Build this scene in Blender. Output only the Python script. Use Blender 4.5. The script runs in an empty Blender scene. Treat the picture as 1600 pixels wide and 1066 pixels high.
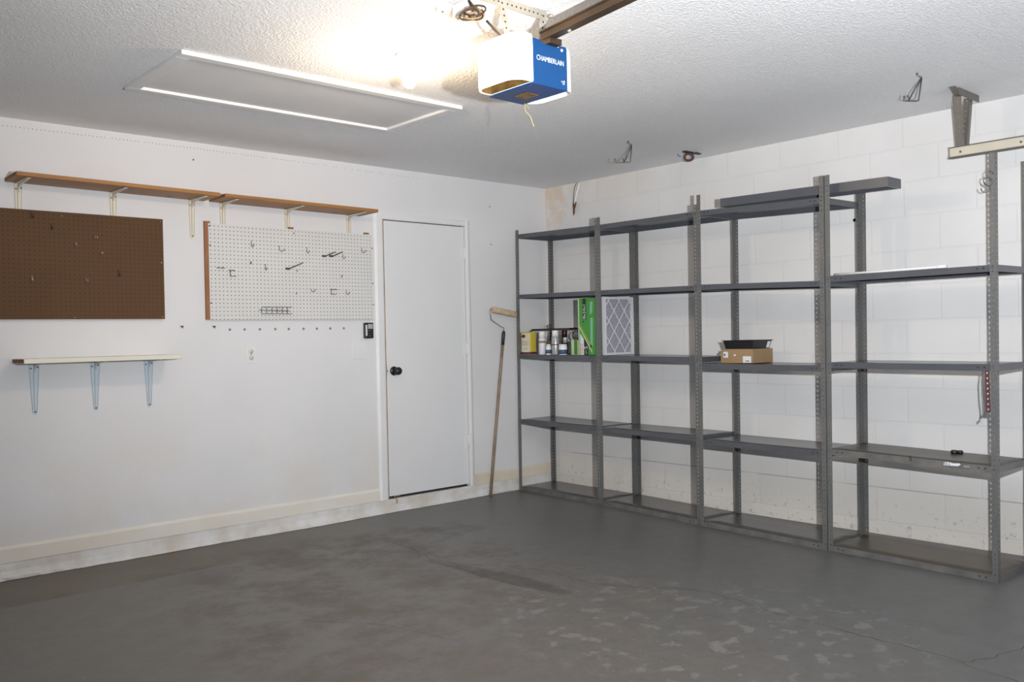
import bpy, bmesh, math, random
from mathutils import Vector, Matrix
random.seed(7)
PI = math.pi
sc = bpy.context.scene
C = sc.collection

# ---------------------------------------------------------------- camera, light, exposure
cam_d = bpy.data.cameras.new('camera'); cam = bpy.data.objects.new('camera', cam_d); C.objects.link(cam)
cam_d.sensor_width = 36.0; cam_d.lens = 1391.9/1600*36.0; cam_d.clip_start = 0.05
R_ = Vector((0.741938, -0.67011552, -0.02175317)); U_ = Vector((0.01932884, -0.01105328, 0.99975208)); F_ = Vector((0.67018983, 0.74217452, -0.00475171))
M = Matrix((R_, U_, -F_)).transposed().to_4x4(); M.translation = Vector((-5.2767, -5.3852, 1.2497))
cam.matrix_world = M
sc.camera = cam
sc.view_settings.view_transform = 'Standard'; sc.view_settings.look = 'None'
sc.view_settings.gamma = 1.0; sc.view_settings.use_curve_mapping = False
sc.view_settings.exposure = 0.07
sc.cycles.max_bounces = 8; sc.cycles.diffuse_bounces = 5
sc.cycles.caustics_reflective = False; sc.cycles.caustics_refractive = False
sc.cycles.sample_clamp_indirect = 6.0
wd = bpy.data.worlds.new('world'); sc.world = wd; wd.use_nodes = True
wb = wd.node_tree.nodes['Background']; wb.inputs[0].default_value = (0.80, 0.87, 1.0, 1); wb.inputs[1].default_value = 0.55
H = 2.493

def lamp(name, kind, loc, energy, color, target=None, **kw):
    d = bpy.data.lights.new(name, kind); d.energy = energy; d.color = color
    for k, v in kw.items(): setattr(d, k, v)
    o = bpy.data.objects.new(name, d); C.objects.link(o); o.location = loc
    if target is not None:
        o.rotation_euler = (Vector(target)-Vector(loc)).to_track_quat('-Z', 'Y').to_euler()
    return o
# the photographer's flash, held a step to the right of the camera
lamp('flash', 'SPOT', (-4.50, -5.22, 1.38), 715, (0.955, 0.975, 1.0), target=(-0.8, -1.7, 2.85),
     spot_size=math.radians(118), spot_blend=1.0, shadow_soft_size=0.022)
# added area lamp: soft fill from an unseen garage door opening behind the camera
lamp('garage_door_fill', 'AREA', (-3.1, -6.45, 1.1), 16, (0.86, 0.93, 1.0), target=(-3.1, 0, 1.1), shape='RECTANGLE', size=4.8, size_y=2.1)

# ---------------------------------------------------------------- materials
def nt(name):
    m = bpy.data.materials.new(name); m.use_nodes = True
    n = m.node_tree.nodes; l = m.node_tree.links
    return m, n, l, n['Principled BSDF']
def rgb(h):
    h = h.lstrip('#'); v = [int(h[i:i+2], 16)/255 for i in (0, 2, 4)]
    return tuple((c/12.92 if c <= .04045 else ((c+.055)/1.055)**2.4) for c in v)+(1,)
def mat(name, col, rough=.6, metal=0, nscale=0, namt=.12, col2=None, bscale=0, bstr=.2, bdist=.002, emit=None, estr=0, detail=4, spec=None):
    m, n, l, b = nt(name)
    if isinstance(col, str): col = rgb(col)
    if isinstance(col2, str): col2 = rgb(col2)
    b.inputs['Base Color'].default_value = col; b.inputs['Roughness'].default_value = rough; b.inputs['Metallic'].default_value = metal
    if spec is not None: b.inputs['Specular IOR Level'].default_value = spec
    tc = n.new('ShaderNodeTexCoord')
    if nscale:
        t = n.new('ShaderNodeTexNoise'); t.inputs['Scale'].default_value = nscale; t.inputs['Detail'].default_value = detail
        l.new(tc.outputs['Object'], t.inputs['Vector'])
        mx = n.new('ShaderNodeMix'); mx.data_type = 'RGBA'
        r = n.new('ShaderNodeValToRGB'); r.color_ramp.elements[0].position = .35; r.color_ramp.elements[1].position = .68
        l.new(t.outputs['Fac'], r.inputs[0]); l.new(r.outputs[0], mx.inputs[0])
        mx.inputs[6].default_value = col
        mx.inputs[7].default_value = col2 if col2 else tuple(max(0, c*(1-namt)) for c in col[:3])+(1,)
        l.new(mx.outputs[2], b.inputs['Base Color'])
    if bscale:
        t = n.new('ShaderNodeTexNoise'); t.inputs['Scale'].default_value = bscale; t.inputs['Detail'].default_value = 3
        l.new(tc.outputs['Object'], t.inputs['Vector'])
        bp = n.new('ShaderNodeBump'); bp.inputs['Strength'].default_value = bstr; bp.inputs['Distance'].default_value = bdist
        l.new(t.outputs['Fac'], bp.inputs['Height']); l.new(bp.outputs[0], b.inputs['Normal'])
    if emit:
        b.inputs['Emission Color'].default_value = emit; b.inputs['Emission Strength'].default_value = estr
    return m
class G:   # tiny node-graph helper
    def __init__(s, n, l): s.n, s.l = n, l
    def put(s, sock, v):
        if isinstance(v, bpy.types.NodeSocket): s.l.new(v, sock)
        else: sock.default_value = v
    def math(s, op, a, b=0.0, c=None, clamp=False):
        x = s.n.new('ShaderNodeMath'); x.operation = op; x.use_clamp = clamp
        s.put(x.inputs[0], a); s.put(x.inputs[1], b)
        if c is not None: s.put(x.inputs[2], c)
        return x.outputs[0]
    def noise(s, vec, scale, detail=4, rough=.5, dist=0):
        x = s.n.new('ShaderNodeTexNoise'); s.l.new(vec, x.inputs['Vector'])
        x.inputs['Scale'].default_value = scale; x.inputs['Detail'].default_value = detail; x.inputs['Roughness'].default_value = rough
        x.inputs['Distortion'].default_value = dist
        return x.outputs['Fac']
    def ramp(s, v, lo, hi):
        x = s.n.new('ShaderNodeMapRange'); x.interpolation_type = 'SMOOTHSTEP'
        s.put(x.inputs[0], v); x.inputs[1].default_value = lo; x.inputs[2].default_value = hi; x.inputs[3].default_value = 0; x.inputs[4].default_value = 1
        return x.outputs[0]
    def mix(s, f, a, b):
        x = s.n.new('ShaderNodeMix'); x.data_type = 'RGBA'; s.put(x.inputs[0], f); s.put(x.inputs[6], a); s.put(x.inputs[7], b)
        return x.outputs[2]
    def xyz(s):
        tc = s.n.new('ShaderNodeTexCoord'); sp = s.n.new('ShaderNodeSeparateXYZ'); s.l.new(tc.outputs['Object'], sp.inputs[0])
        return tc.outputs['Object'], sp.outputs[0], sp.outputs[1], sp.outputs[2]
    def blob(s, x, y, cx, cy, rx, ry, vec=None, rot=0):   # 1 inside an ellipse, 0 outside, soft
        dx = s.math('SUBTRACT', x, cx); dy = s.math('SUBTRACT', y, cy)
        if rot:
            c_, s_ = math.cos(rot), math.sin(rot)
            ux = s.math('ADD', s.math('MULTIPLY', dx, c_), s.math('MULTIPLY', dy, s_))
            uy = s.math('SUBTRACT', s.math('MULTIPLY', dy, c_), s.math('MULTIPLY', dx, s_))
        else: ux, uy = dx, dy
        a = s.math('DIVIDE', ux, rx); b = s.math('DIVIDE', uy, ry)
        d = s.math('ADD', s.math('MULTIPLY', a, a), s.math('MULTIPLY', b, b))
        return s.math('SUBTRACT', 1.0, s.ramp(d, .35, 1.0))
    def bump(s, h, strength, dist, norm=None):
        x = s.n.new('ShaderNodeBump'); x.inputs['Strength'].default_value = strength; x.inputs['Distance'].default_value = dist
        s.l.new(h, x.inputs['Height'])
        if norm: s.l.new(norm, x.inputs['Normal'])
        return x.outputs[0]

def wall_material():
    m, n, l, b = nt('painted_drywall'); g = G(n, l); v, x, y, z = g.xyz()
    base = g.mix(g.ramp(g.noise(v, 1.3, 5), .35, .75), (.74, .74, .75, 1), (.70, .70, .71, 1))
    # yellowed dirt low on the left, by its own blotchy shape
    low = g.math('MULTIPLY', g.math('SUBTRACT', 1.0, g.ramp(z, .05, 1.0)), g.ramp(g.noise(v, 1.6, 5, .6), .38, .7))
    base = g.mix(g.math('MULTIPLY', low, .55), base, (.66, .60, .50, 1))
    sp = g.ramp(g.noise(v, 38, 2), .74, .78)
    base = g.mix(g.math('MULTIPLY', sp, .30), base, (.40, .38, .36, 1))
    l.new(base, b.inputs['Base Color']); b.inputs['Roughness'].default_value = .62
    l.new(g.bump(g.noise(v, 55, 4), .12, .003), b.inputs['Normal'])
    return m
def block_material():
    m, n, l, b = nt('painted_block'); g = G(n, l); v, x, y, z = g.xyz()
    X = g.math('ADD', y, 6.8922); Y = g.math('ADD', z, .1217)
    cv = n.new('ShaderNodeCombineXYZ'); l.new(X, cv.inputs[0]); l.new(Y, cv.inputs[1])
    br = n.new('ShaderNodeTexBrick'); l.new(cv.outputs[0], br.inputs['Vector'])
    br.offset = .5; br.offset_frequency = 2; br.squash = 1
    br.inputs['Scale'].default_value = 1; br.inputs['Mortar Size'].default_value = .005; br.inputs['Mortar Smooth'].default_value = .35
    br.inputs['Brick Width'].default_value = .4064; br.inputs['Row Height'].default_value = .2032
    br.inputs['Color1'].default_value = (1, 1, 1, 1); br.inputs['Color2'].default_value = (1, 1, 1, 1); br.inputs['Mortar'].default_value = (0, 0, 0, 1)
    base = g.mix(g.ramp(g.noise(v, 1.7, 4), .35, .7), (.76, .755, .75, 1), (.71, .705, .70, 1))
    base = g.mix(g.math('MULTIPLY', br.outputs['Fac'], .16), base, (.60, .585, .56, 1))
    # rust-cream water stain in the top corner and along the top course
    top = g.math('MULTIPLY', g.ramp(z, 2.22, 2.46), g.ramp(g.noise(v, 3.5, 5, .6), .30, .62))
    near = g.math('SUBTRACT', 1.0, g.ramp(g.math('MULTIPLY', y, -1), .25, 1.5))
    st = g.math('MULTIPLY', top, near)
    base = g.mix(g.math('MULTIPLY', st, .55), base, (.66, .57, .42, 1))
    cs = g.math('MULTIPLY', g.blob(y, z, -.07, 2.33, .22, .24), g.ramp(g.noise(v, 9, 5, .6), .36, .56))
    base = g.mix(g.math('MULTIPLY', cs, .42), base, (.66, .48, .30, 1))
    # peeling paint and dirt along the foot
    foot = g.math('MULTIPLY', g.math('SUBTRACT', 1.0, g.ramp(z, .10, .27)), g.ramp(g.noise(v, 26, 6, .7), .58, .63))
    base = g.mix(g.math('MULTIPLY', foot, .75), base, (.22, .20, .17, 1))
    foot2 = g.math('SUBTRACT', 1.0, g.ramp(g.math('ADD', z, g.math('MULTIPLY', g.noise(v, 3, 4), .2)), .2, .65))
    base = g.mix(g.math('MULTIPLY', foot2, .45), base, (.69, .62, .52, 1))
    crk = g.math('MULTIPLY', g.math('SUBTRACT', 1.0, g.ramp(g.math('ABSOLUTE', g.math('SUBTRACT', z, .2847)), .001, .006)), g.ramp(g.noise(v, 2.2, 3), .38, .5))
    base = g.mix(g.math('MULTIPLY', crk, .5), base, (.28, .26, .24, 1))
    l.new(base, b.inputs['Base Color']); b.inputs['Roughness'].default_value = .55
    h = g.math('ADD', g.math('MULTIPLY', br.outputs['Fac'], -1.0), g.math('MULTIPLY', g.noise(v, 70, 4), .25))
    l.new(g.bump(h, .45, .003), b.inputs['Normal'])
    return m
def ceiling_material():
    m, n, l, b = nt('knockdown_ceiling'); g = G(n, l); v, x, y, z = g.xyz()
    l.new(g.mix(g.ramp(g.noise(v, 1.1, 4), .3, .7), (.92, .92, .93, 1), (.87, .87, .88, 1)), b.inputs['Base Color'])
    b.inputs['Roughness'].default_value = .9
    h = g.math('ADD', g.ramp(g.noise(v, 92, 3, .6), .40, .64), g.math('MULTIPLY', g.noise(v, 170, 2), .6))
    l.new(g.bump(h, .75, .0040), b.inputs['Normal'])
    return m
def floor_material():
    m, n, l, b = nt('painted_concrete'); g = G(n, l); v, x, y, z = g.xyz()
    n1 = g.noise(v, .9, 6, .6, .3); n2 = g.noise(v, 3.2, 6, .62, .5); n3 = g.noise(v, 9, 5, .6, .4); n4 = g.noise(v, 30, 4)
    grey = g.mix(g.ramp(n3, .3, .75), (.138, .139, .137, 1), (.120, .120, .117, 1))
    left = g.math('SUBTRACT', 1.0, g.ramp(g.math('ADD', x, g.math('MULTIPLY', g.math('SUBTRACT', n1, .5), 1.2)), -2.9, -1.5))
    c = g.mix(g.math('MULTIPLY', left, .75), grey, g.mix(g.ramp(n3, .3, .75), (.140, .130, .118, 1), (.124, .114, .103, 1)))
    # bare, brown-worn concrete in the middle of the bay
    reg = g.math('ADD', g.blob(x, y, -2.75, -2.0, 1.3, 1.9), g.blob(x, y, -2.2, -.75, .9, .35), clamp=True)
    wear = g.math('MULTIPLY', reg, g.ramp(g.noise(v, 3.4, 8, .72), .40, .68))
    c = g.mix(g.math('MULTIPLY', wear, .6), c, (.138, .112, .096, 1))
    # brown strip of old slab along the step
    yy = g.math('ADD', y, g.math('MULTIPLY', g.math('SUBTRACT', n3, .5), .03))
    far = g.math('SUBTRACT', 1.0, g.ramp(g.math('ADD', x, g.math('MULTIPLY', n1, .6)), -3.0, -1.6))
    strip = g.math('MULTIPLY', g.ramp(yy, -.585, -.560), far)
    edge = g.math('MULTIPLY', g.math('MULTIPLY', g.math('SUBTRACT', 1.0, g.ramp(yy, -.56, -.36)), g.math('SUBTRACT', 1.0, g.ramp(x, -3.4, -2.9))), g.ramp(n2, .3, .55))
    sc_ = g.mix(g.math('MULTIPLY', edge, .8), g.mix(g.ramp(n2, .35, .65), (.118, .100, .072, 1), (.098, .080, .056, 1)), (.072, .050, .034, 1))
    c = g.mix(g.math('MULTIPLY', strip, .85), c, sc_)
    # pale worn patches
    pr = g.math('ADD', g.blob(x, y, -2.25, -2.95, .75, 1.0), g.blob(x, y, -1.85, -3.3, .5, .8), clamp=True)
    pale = g.math('MULTIPLY', pr, g.ramp(g.noise(v, 10.5, 4, .55, .2), .575, .60))
    c = g.mix(g.math('MULTIPLY', pale, .75), c, (.200, .203, .200, 1))
    sp = g.ramp(g.noise(v, 34, 4, .65), .64, .68)
    c = g.mix(g.math('MULTIPLY', sp, .35), c, (.26, .25, .24, 1))
    dk = g.ramp(g.noise(v, 27, 4, .65), .65, .70)
    c = g.mix(g.math('MULTIPLY', dk, .4), c, (.07, .06, .055, 1))
    sw = g.blob(x, y, -2.23, -1.92, .085, .52, rot=.08)
    c = g.mix(g.math('MULTIPLY', sw, .75), c, (.070, .062, .055, 1))
    l.new(c, b.inputs['Base Color'])
    l.new(g.math('ADD', .42, g.math('MULTIPLY', wear, .3)), b.inputs['Roughness'])
    h = g.math('ADD', g.math('MULTIPLY', n2, 1.0), g.math('MULTIPLY', n4, .18))
    l.new(g.bump(h, .25, .012), b.inputs['Normal'])
    return m
def peg_material(name, col, hole, r, fade):
    m, n, l, b = nt(name); g = G(n, l); v, x, y, z = g.xyz()
    fx = g.math('SUBTRACT', g.math('FRACT', g.math('DIVIDE', g.math('ADD', x, 20.0), .0254)), .5)
    fz = g.math('SUBTRACT', g.math('FRACT', g.math('DIVIDE', g.math('ADD', z, 20.0), .0254)), .5)
    d = g.math('SQRT', g.math('ADD', g.math('MULTIPLY', fx, fx), g.math('MULTIPLY', fz, fz)))
    f = g.math('SUBTRACT', 1.0, g.ramp(d, r*.8, r*1.15))
    base = g.mix(g.ramp(g.noise(v, 2.5, 4), .3, .7), col, tuple(c*fade for c in col[:3])+(1,))
    l.new(g.mix(f, base, hole), b.inputs['Base Color']); b.inputs['Roughness'].default_value = .75; b.inputs['Specular IOR Level'].default_value = .25
    return m
def wood_material():
    m, n, l, b = nt('stained_pine'); g = G(n, l); v, x, y, z = g.xyz()
    cv = n.new('ShaderNodeCombineXYZ'); l.new(g.math('MULTIPLY', x, .9), cv.inputs[0]); l.new(g.math('MULTIPLY', y, 16), cv.inputs[1]); l.new(g.math('MULTIPLY', z, 16), cv.inputs[2])
    gr = g.noise(cv.outputs[0], 2.2, 5, .6, .8)
    c = g.mix(g.ramp(gr, .35, .65), rgb('#a9773f'), rgb('#906032'))
    kn = g.ramp(g.noise(v, 4.5, 2), .70, .76)
    c = g.mix(g.math('MULTIPLY', kn, .8), c, rgb('#4a2a14'))
    l.new(c, b.inputs['Base Color']); b.inputs['Roughness'].default_value = .5
    return m

M_wall = wall_material(); M_block = block_material(); M_ceil = ceiling_material(); M_floor = floor_material()
M_trim = mat('white_trim_paint', (.78, .755, .70, 1), .5, nscale=2.5, col2=(.74, .69, .61, 1))
M_casing = mat('white_casing_paint', (.78, .78, .785, 1), .42, nscale=3, namt=.05)
M_cream = mat('cream_trim_paint', (.74, .68, .56, 1), .55, nscale=3, col2=(.66, .58, .46, 1))
M_curb = mat('painted_curb', (.74, .74, .735, 1), .6, nscale=7, col2=(.60, .56, .50, 1), bscale=22, bstr=.6, bdist=.012)
M_door = mat('door_paint', (.76, .765, .775, 1), .38, nscale=1.5, namt=.04)
M_gapwood = mat('raw_jamb_wood', '#a58a62', .7, nscale=6, col2='#6b4f34')
M_dark = mat('dark_gap', (.02, .018, .016, 1), .8)
M_hatch = mat('hatch_panel', (.80, .80, .805, 1), .7, nscale=1.6, col2=(.70, .69, .69, 1), detail=5, bscale=4, bstr=.15, bdist=.01)
M_post = mat('grey_enamel_post', (.128, .134, .136, 1), .40, .15, nscale=5, col2=(.155, .152, .143, 1))
M_shelf = mat('blue_grey_shelf_enamel', (.080, .087, .104, 1), .33, .1, nscale=4, col2=(.095, .100, .112, 1))
M_shelftop = mat('worn_shelf_top', (.105, .106, .106, 1), .24, .15, nscale=6, col2=(.075, .073, .070, 1), bscale=3, bstr=.15, bdist=.01)
M_rust = mat('rusty_shelf_top', (.085, .078, .062, 1), .36, .1, nscale=3.2, col2=(.105, .078, .054, 1), detail=6)
M_scuff = mat('scuffed_lip_paint', (.105, .107, .112, 1), .45, .1, nscale=9, col2=(.18, .175, .165, 1), detail=6)
M_hole = mat('punched_hole', (.008, .008, .009, 1), .8)
M_wood = wood_material()
M_endgrain = mat('end_grain', '#8a6238', .8, nscale=30, namt=.35)
M_creamboard = mat('cream_painted_board', (.80, .77, .66, 1), .45, nscale=3, namt=.1)
M_brk_cream = mat('cream_bracket_enamel', (.70, .66, .56, 1), .4)
M_brk_white = mat('white_bracket_enamel', (.56, .62, .67, 1), .35)
M_screw = mat('steel_screw', (.16, .16, .16, 1), .35, .8)
M_wire = mat('dull_steel_wire', (.14, .135, .13, 1), .4, .7)
M_wire_l = mat('bright_steel_wire', (.45, .45, .44, 1), .3, .8)
M_peg_w = peg_material('white_pegboard', (.70, .695, .68, 1), (.10, .10, .10, 1), .14, .96)
M_peg_b = peg_material('brown_pegboard', (.118, .062, .030, 1), (.055, .028, .014, 1), .13, .90)
M_strip = mat('brown_furring', '#9c6a48', .7, nscale=8, namt=.2)
M_white = mat('white_plastic', (.80, .80, .79, 1), .35)
M_ivory = mat('ivory_plastic', (.78, .76, .70, 1), .35)
M_black = mat('black_plastic', (.012, .012, .013, 1), .35)
M_bulb = mat('lit_bulb_glass', (1, 1, 1, 1), .3, emit=(1.0, .75, .50, 1), estr=470)
M_porc = mat('porcelain', (.82, .81, .78, 1), .25)
M_blue = mat('blue_enamel', (.006, .060, .19, 1), .5, spec=.3)
M_bluedk = mat('blue_grey_underside', '#2b4a8c', .5, nscale=5, col2='#46506a')
M_lens_lit = mat('lit_lens', (.85, .84, .80, 1), .35, emit=(1.0, .82, .58, 1), estr=5.0)
M_lens = mat('milky_lens', (.82, .82, .81, 1), .3)
M_lens_tray = mat('amber_lens_tray', '#8a6a3a', .5, nscale=14, col2='#3a2a18')
M_galv = mat('galvanised_steel', (.50, .46, .38, 1), .4, .45, nscale=10, namt=.2)
M_rail = mat('bronze_rail', '#5a4634', .42, .5, nscale=5, col2='#3c2e22')
M_angle = mat('weathered_angle_iron', (.22, .205, .18, 1), .45, .5, nscale=9, namt=.25)
M_track = mat('cream_galvanised_track', (.62, .575, .48, 1), .45, .2, nscale=5, namt=.12)
M_trackdk = mat('dark_track_lip', (.10, .10, .09, 1), .5, .3)
M_cord = mat('brown_cord', '#3a2a22', .5)
M_cordl = mat('tan_cord', '#a08058', .5)
M_string = mat('yellow_string', '#c8bd70', .8)
M_card = mat('cardboard', '#9c8060', .8, nscale=6, namt=.08)
M_label = mat('white_label', (.72, .73, .75, 1), .5)
M_green = mat('green_print', '#3f9438', .45)
M_palegreen = mat('pale_green_print', '#b9cfa4', .5)
M_yellowp = mat('olive_stripe_print', '#9a9a3c', .5)
M_teal = mat('teal_print', '#7fb59c', .5)
M_filter = mat('pleated_filter_media', (.50, .50, .55, 1), .9, nscale=40, namt=.08)
M_filterframe = mat('filter_frame_board', (.66, .66, .70, 1), .8)
M_pole = mat('worn_wood_pole', '#857058', .55, nscale=12, col2='#a09080')
M_nap = mat('beige_roller_nap', '#c0a384', 1, nscale=22, col2='#d8c4a4', bscale=160, bstr=.8, bdist=.006)
M_grip = mat('black_grip', (.03, .03, .03, 1), .5)
M_rustend = mat('rusted_clamp', '#6b4a30', .7, nscale=40, namt=.4)
M_red = mat('dark_red_strap', (.075, .014, .020, 1), .7)
M_bluestrap = mat('blue_strap', '#4a78b0', .5)
M_redbr = mat('red_brown_wood', '#5a3026', .6)

# ---------------------------------------------------------------- mesh helpers
def box(bm, x0, x1, y0, y1, z0, z1, mi=0, bev=0):
    vs = [bm.verts.new((x, y, z)) for x in (x0, x1) for y in (y0, y1) for z in (z0, z1)]
    fs = []
    for q in ((0, 1, 3, 2), (4, 6, 7, 5), (0, 4, 5, 1), (2, 3, 7, 6), (0, 2, 6, 4), (1, 5, 7, 3)):
        f = bm.faces.new([vs[i] for i in q]); f.material_index = mi; fs.append(f)
    if bev:
        es = list({e for f in fs for e in f.edges})
        r = bmesh.ops.bevel(bm, geom=es, offset=bev, segments=2, affect='EDGES', profile=.5)
        for f in r['faces']: f.material_index = mi
    return fs
def tube(bm, pts, r, n=8, mi=0, cap=True, closed=False):
    pts = [Vector(p) for p in pts]; rings = []; N = len(pts)
    rs = r if isinstance(r, (list, tuple)) else [r]*N
    prev = None
    for i, p in enumerate(pts):
        if closed: t = (pts[(i+1) % N]-pts[i-1])
        elif i == 0: t = pts[1]-p
        elif i == N-1: t = p-pts[i-1]
        else: t = (pts[i+1]-p).normalized()+(p-pts[i-1]).normalized()
        t.normalize()
        if prev is None:
            a = Vector((0, 0, 1)) if abs(t.z) < .9 else Vector((1, 0, 0)); u = t.cross(a).normalized()
        else: u = (prev-t*prev.dot(t)).normalized()
        prev = u; w = t.cross(u)
        rings.append([bm.verts.new(p+(u*math.cos(2*PI*k/n)+w*math.sin(2*PI*k/n))*rs[i]) for k in range(n)])
    M_ = N if closed else N-1
    for i in range(M_):
        a, b = rings[i], rings[(i+1) % N]
        for k in range(n):
            f = bm.faces.new((a[k], a[(k+1) % n], b[(k+1) % n], b[k])); f.material_index = mi; f.smooth = True
    if cap and not closed:
        f = bm.faces.new(rings[0]); f.material_index = mi; f = bm.faces.new(rings[-1][::-1]); f.material_index = mi
def lathe(bm, prof, c=(0, 0, 0), axis='z', n=24, mi=0, smooth=True):
    c = Vector(c); rings = []
    for r, h in prof:
        ring = []
        for k in range(n):
            a = 2*PI*k/n; u, w = r*math.cos(a), r*math.sin(a)
            p = {'z': (u, w, h), 'y': (u, h, w), 'x': (h, u, w)}[axis]
            ring.append(bm.verts.new(c+Vector(p)))
        rings.append(ring)
    for i in range(len(rings)-1):
        for k in range(n):
            f = bm.faces.new((rings[i][k], rings[i][(k+1) % n], rings[i+1][(k+1) % n], rings[i+1][k])); f.material_index = mi; f.smooth = smooth
    if prof[0][0] > 1e-6: bm.faces.new(rings[0]).material_index = mi
    if prof[-1][0] > 1e-6: bm.faces.new(rings[-1]).material_index = mi
def prism(bm, poly, fn, t0, t1, mi=0):   # poly in 2D, fn(u, v, t) -> point
    a = [bm.verts.new(fn(u, v, t0)) for u, v in poly]; b = [bm.verts.new(fn(u, v, t1)) for u, v in poly]
    n = len(poly); fs = [bm.faces.new(a), bm.faces.new(b[::-1])]
    for i in range(n): fs.append(bm.faces.new((a[i], b[i], b[(i+1) % n], a[(i+1) % n])))
    for f in fs: f.material_index = mi
    return fs
def mk(name, bm, mats, parent=None, loc=None, rot=None, fix=True):
    if fix: bmesh.ops.recalc_face_normals(bm, faces=bm.faces[:])
    me = bpy.data.meshes.new(name); bm.to_mesh(me); bm.free()
    for m in (mats if isinstance(mats, (list, tuple)) else [mats]): me.materials.append(m)
    o = bpy.data.objects.new(name, me); C.objects.link(o)
    if parent: o.parent = parent
    if loc is not None: o.location = loc
    if rot is not None: o.rotation_euler = rot
    return o
def tag(o, label, cat, group=None):
    o['label'] = label; o['category'] = cat
    if group: o['group'] = group
    return o
def thing(name, label, cat, loc=(0, 0, 0), rz=0, group=None):
    o = bpy.data.objects.new(name, None); C.objects.link(o); o.location = loc; o.rotation_euler = (0, 0, rz)
    o.empty_display_size = .05
    return tag(o, label, cat, group)
def struct(name, bm, mats, parent=None):
    o = mk(name, bm, mats, parent)
    if not parent: o['kind'] = 'structure'
    return o
def dup(root, loc, label, rz=None):
    r = root.copy(); C.objects.link(r); r.location = loc; r['label'] = label
    if rz is not None: r.rotation_euler = (0, 0, rz)
    for ch in list(root.children):
        c = ch.copy(); C.objects.link(c); c.parent = r
        for gch in list(ch.children):
            d = gch.copy(); C.objects.link(d); d.parent = c
    return r
def B(): return bmesh.new()
def text(name, body, size, m, parent, origin, xdir, ydir, ext=.0006, align='LEFT', sx=1.0):
    cu = bpy.data.curves.new(name, 'FONT'); cu.body = body; cu.size = size; cu.extrude = ext; cu.align_x = align; cu.align_y = 'CENTER'
    t = bpy.data.objects.new(name+'_tmp', cu); C.objects.link(t); bpy.context.view_layer.update()
    me = bpy.data.meshes.new_from_object(t.evaluated_get(bpy.context.evaluated_depsgraph_get()))
    bpy.data.objects.remove(t); me.materials.clear(); me.materials.append(m)
    xd = Vector(xdir).normalized(); yd = Vector(ydir).normalized(); zd = xd.cross(yd)
    mw = Matrix((xd*sx, yd, zd)).transposed().to_4x4(); mw.translation = Vector(origin)
    me.transform(mw)
    o = bpy.data.objects.new(name, me); C.objects.link(o)
    if parent: o.parent = parent
    return o

# ---------------------------------------------------------------- the room
RX, RY = -6.3, -6.6
b = B(); box(b, RX-.15, .15, RY-.15, .15, -.12, 0); floor = struct('floor', b, M_floor)
b = B(); box(b, RX-.15, .15, RY-.15, .15, H, H+.1); struct('ceiling', b, M_ceil)
DX0, DX1, DZ0, DZ1 = -1.655, -.889, .093, 2.118
b = B()
box(b, RX, DX0, 0, .14, 0, H); box(b, DX1, 0, 0, .14, 0, H); box(b, DX0, DX1, 0, .14, DZ1, H); box(b, DX0, DX1, 0, .14, 0, DZ0); box(b, DX0, DX1, .06, .14, DZ0, DZ1)
struct('wall_back', b, M_wall)
b = B(); box(b, 0, .14, RY, 0, 0, H); struct('wall_right', b, M_block)
b = B(); box(b, RX-.14, RX, RY, .14, 0, H); struct('wall_left', b, M_wall)
b = B(); box(b, RX, -5.65, RY-.12, RY, 0, H); box(b, -.55, 0, RY-.12, RY, 0, H); box(b, -5.65, -.55, RY-.12, RY, 2.2, H)
struct('wall_front', b, M_wall)

# step of the slab along the back wall, rough at its foot
def curb(name, x0, x1, m):
    b = B(); n = max(2, int((x1-x0)/.03)); rows = []
    for i in range(n+1):
        x = x0+(x1-x0)*i/n
        w = .008*math.sin(x*2.1)+.006*math.sin(x*5.3+1)+random.uniform(-.002, .002)
        rows.append([b.verts.new(p) for p in ((x, 0, .093), (x, -.006, .093), (x, -.009, .088), (x, -.010, .05), (x, -.014-abs(w)*.6, .018), (x, -.030-w-.006*random.random(), .002), (x, 0, .001))])
    for i in range(n):
        for k in range(6): b.faces.new((rows[i][k], rows[i+1][k], rows[i+1][k+1], rows[i][k+1]))
    return struct(name, b, m)
curb('trim_1', RX, 0, M_curb)
def base(name, x0, x1, m):
    b = B(); prism(b, [(0, .095), (-.013, .095), (-.013, .168), (-.010, .176), (-.004, .1825), (0, .1825)], lambda u, v, t: (t, u, v), x0, x1)
    return struct(name, b, m)
base('baseboard_left', RX, -1.728, M_trim); base('baseboard_right', -.846, 0, M_cream)

# door
b = B(); box(b, DX0+.019, DX1-.004, .006, .042, .112, 2.112, bev=.002)
door = struct('door_1', b, M_door)
b = B(); box(b, DX0, DX0+.0165, .002, .05, DZ0, DZ1); o = mk('jamb_edge', b, M_gapwood, door); o['label'] = 'bare tan wood edge of the jamb'
b = B(); box(b, DX0, DX1, .03, .058, DZ0, .111); mk('gap_backing', b, M_dark, door)  # near-black backing: the darkness under the door is put into its colour
b = B(); lathe(b, [(.0, -.003), (.033, -.003), (.033, .002), (.030, .006)], (-1.576, -.0, 1.02), 'y', 28)
lathe(b, [(.012, .004), (.012, -.03), (.018, -.036), (.027, -.044), (.029, -.056), (.026, -.066), (.016, -.072), (0, -.073)], (-1.576, 0, 1.02), 'y', 28)
o = mk('door_knob', b, M_black, door); o['label'] = 'black round door knob with its rosette'
b = B(); box(b, DX0+.008, DX0+.0185, -.001, .02, .99, 1.05); lathe(b, [(.006, -.006), (.006, .002), (0, .002)], (DX0+.021, .002, 1.02), 'y', 10); mk('latch_plate', b, M_galv, door)
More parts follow.
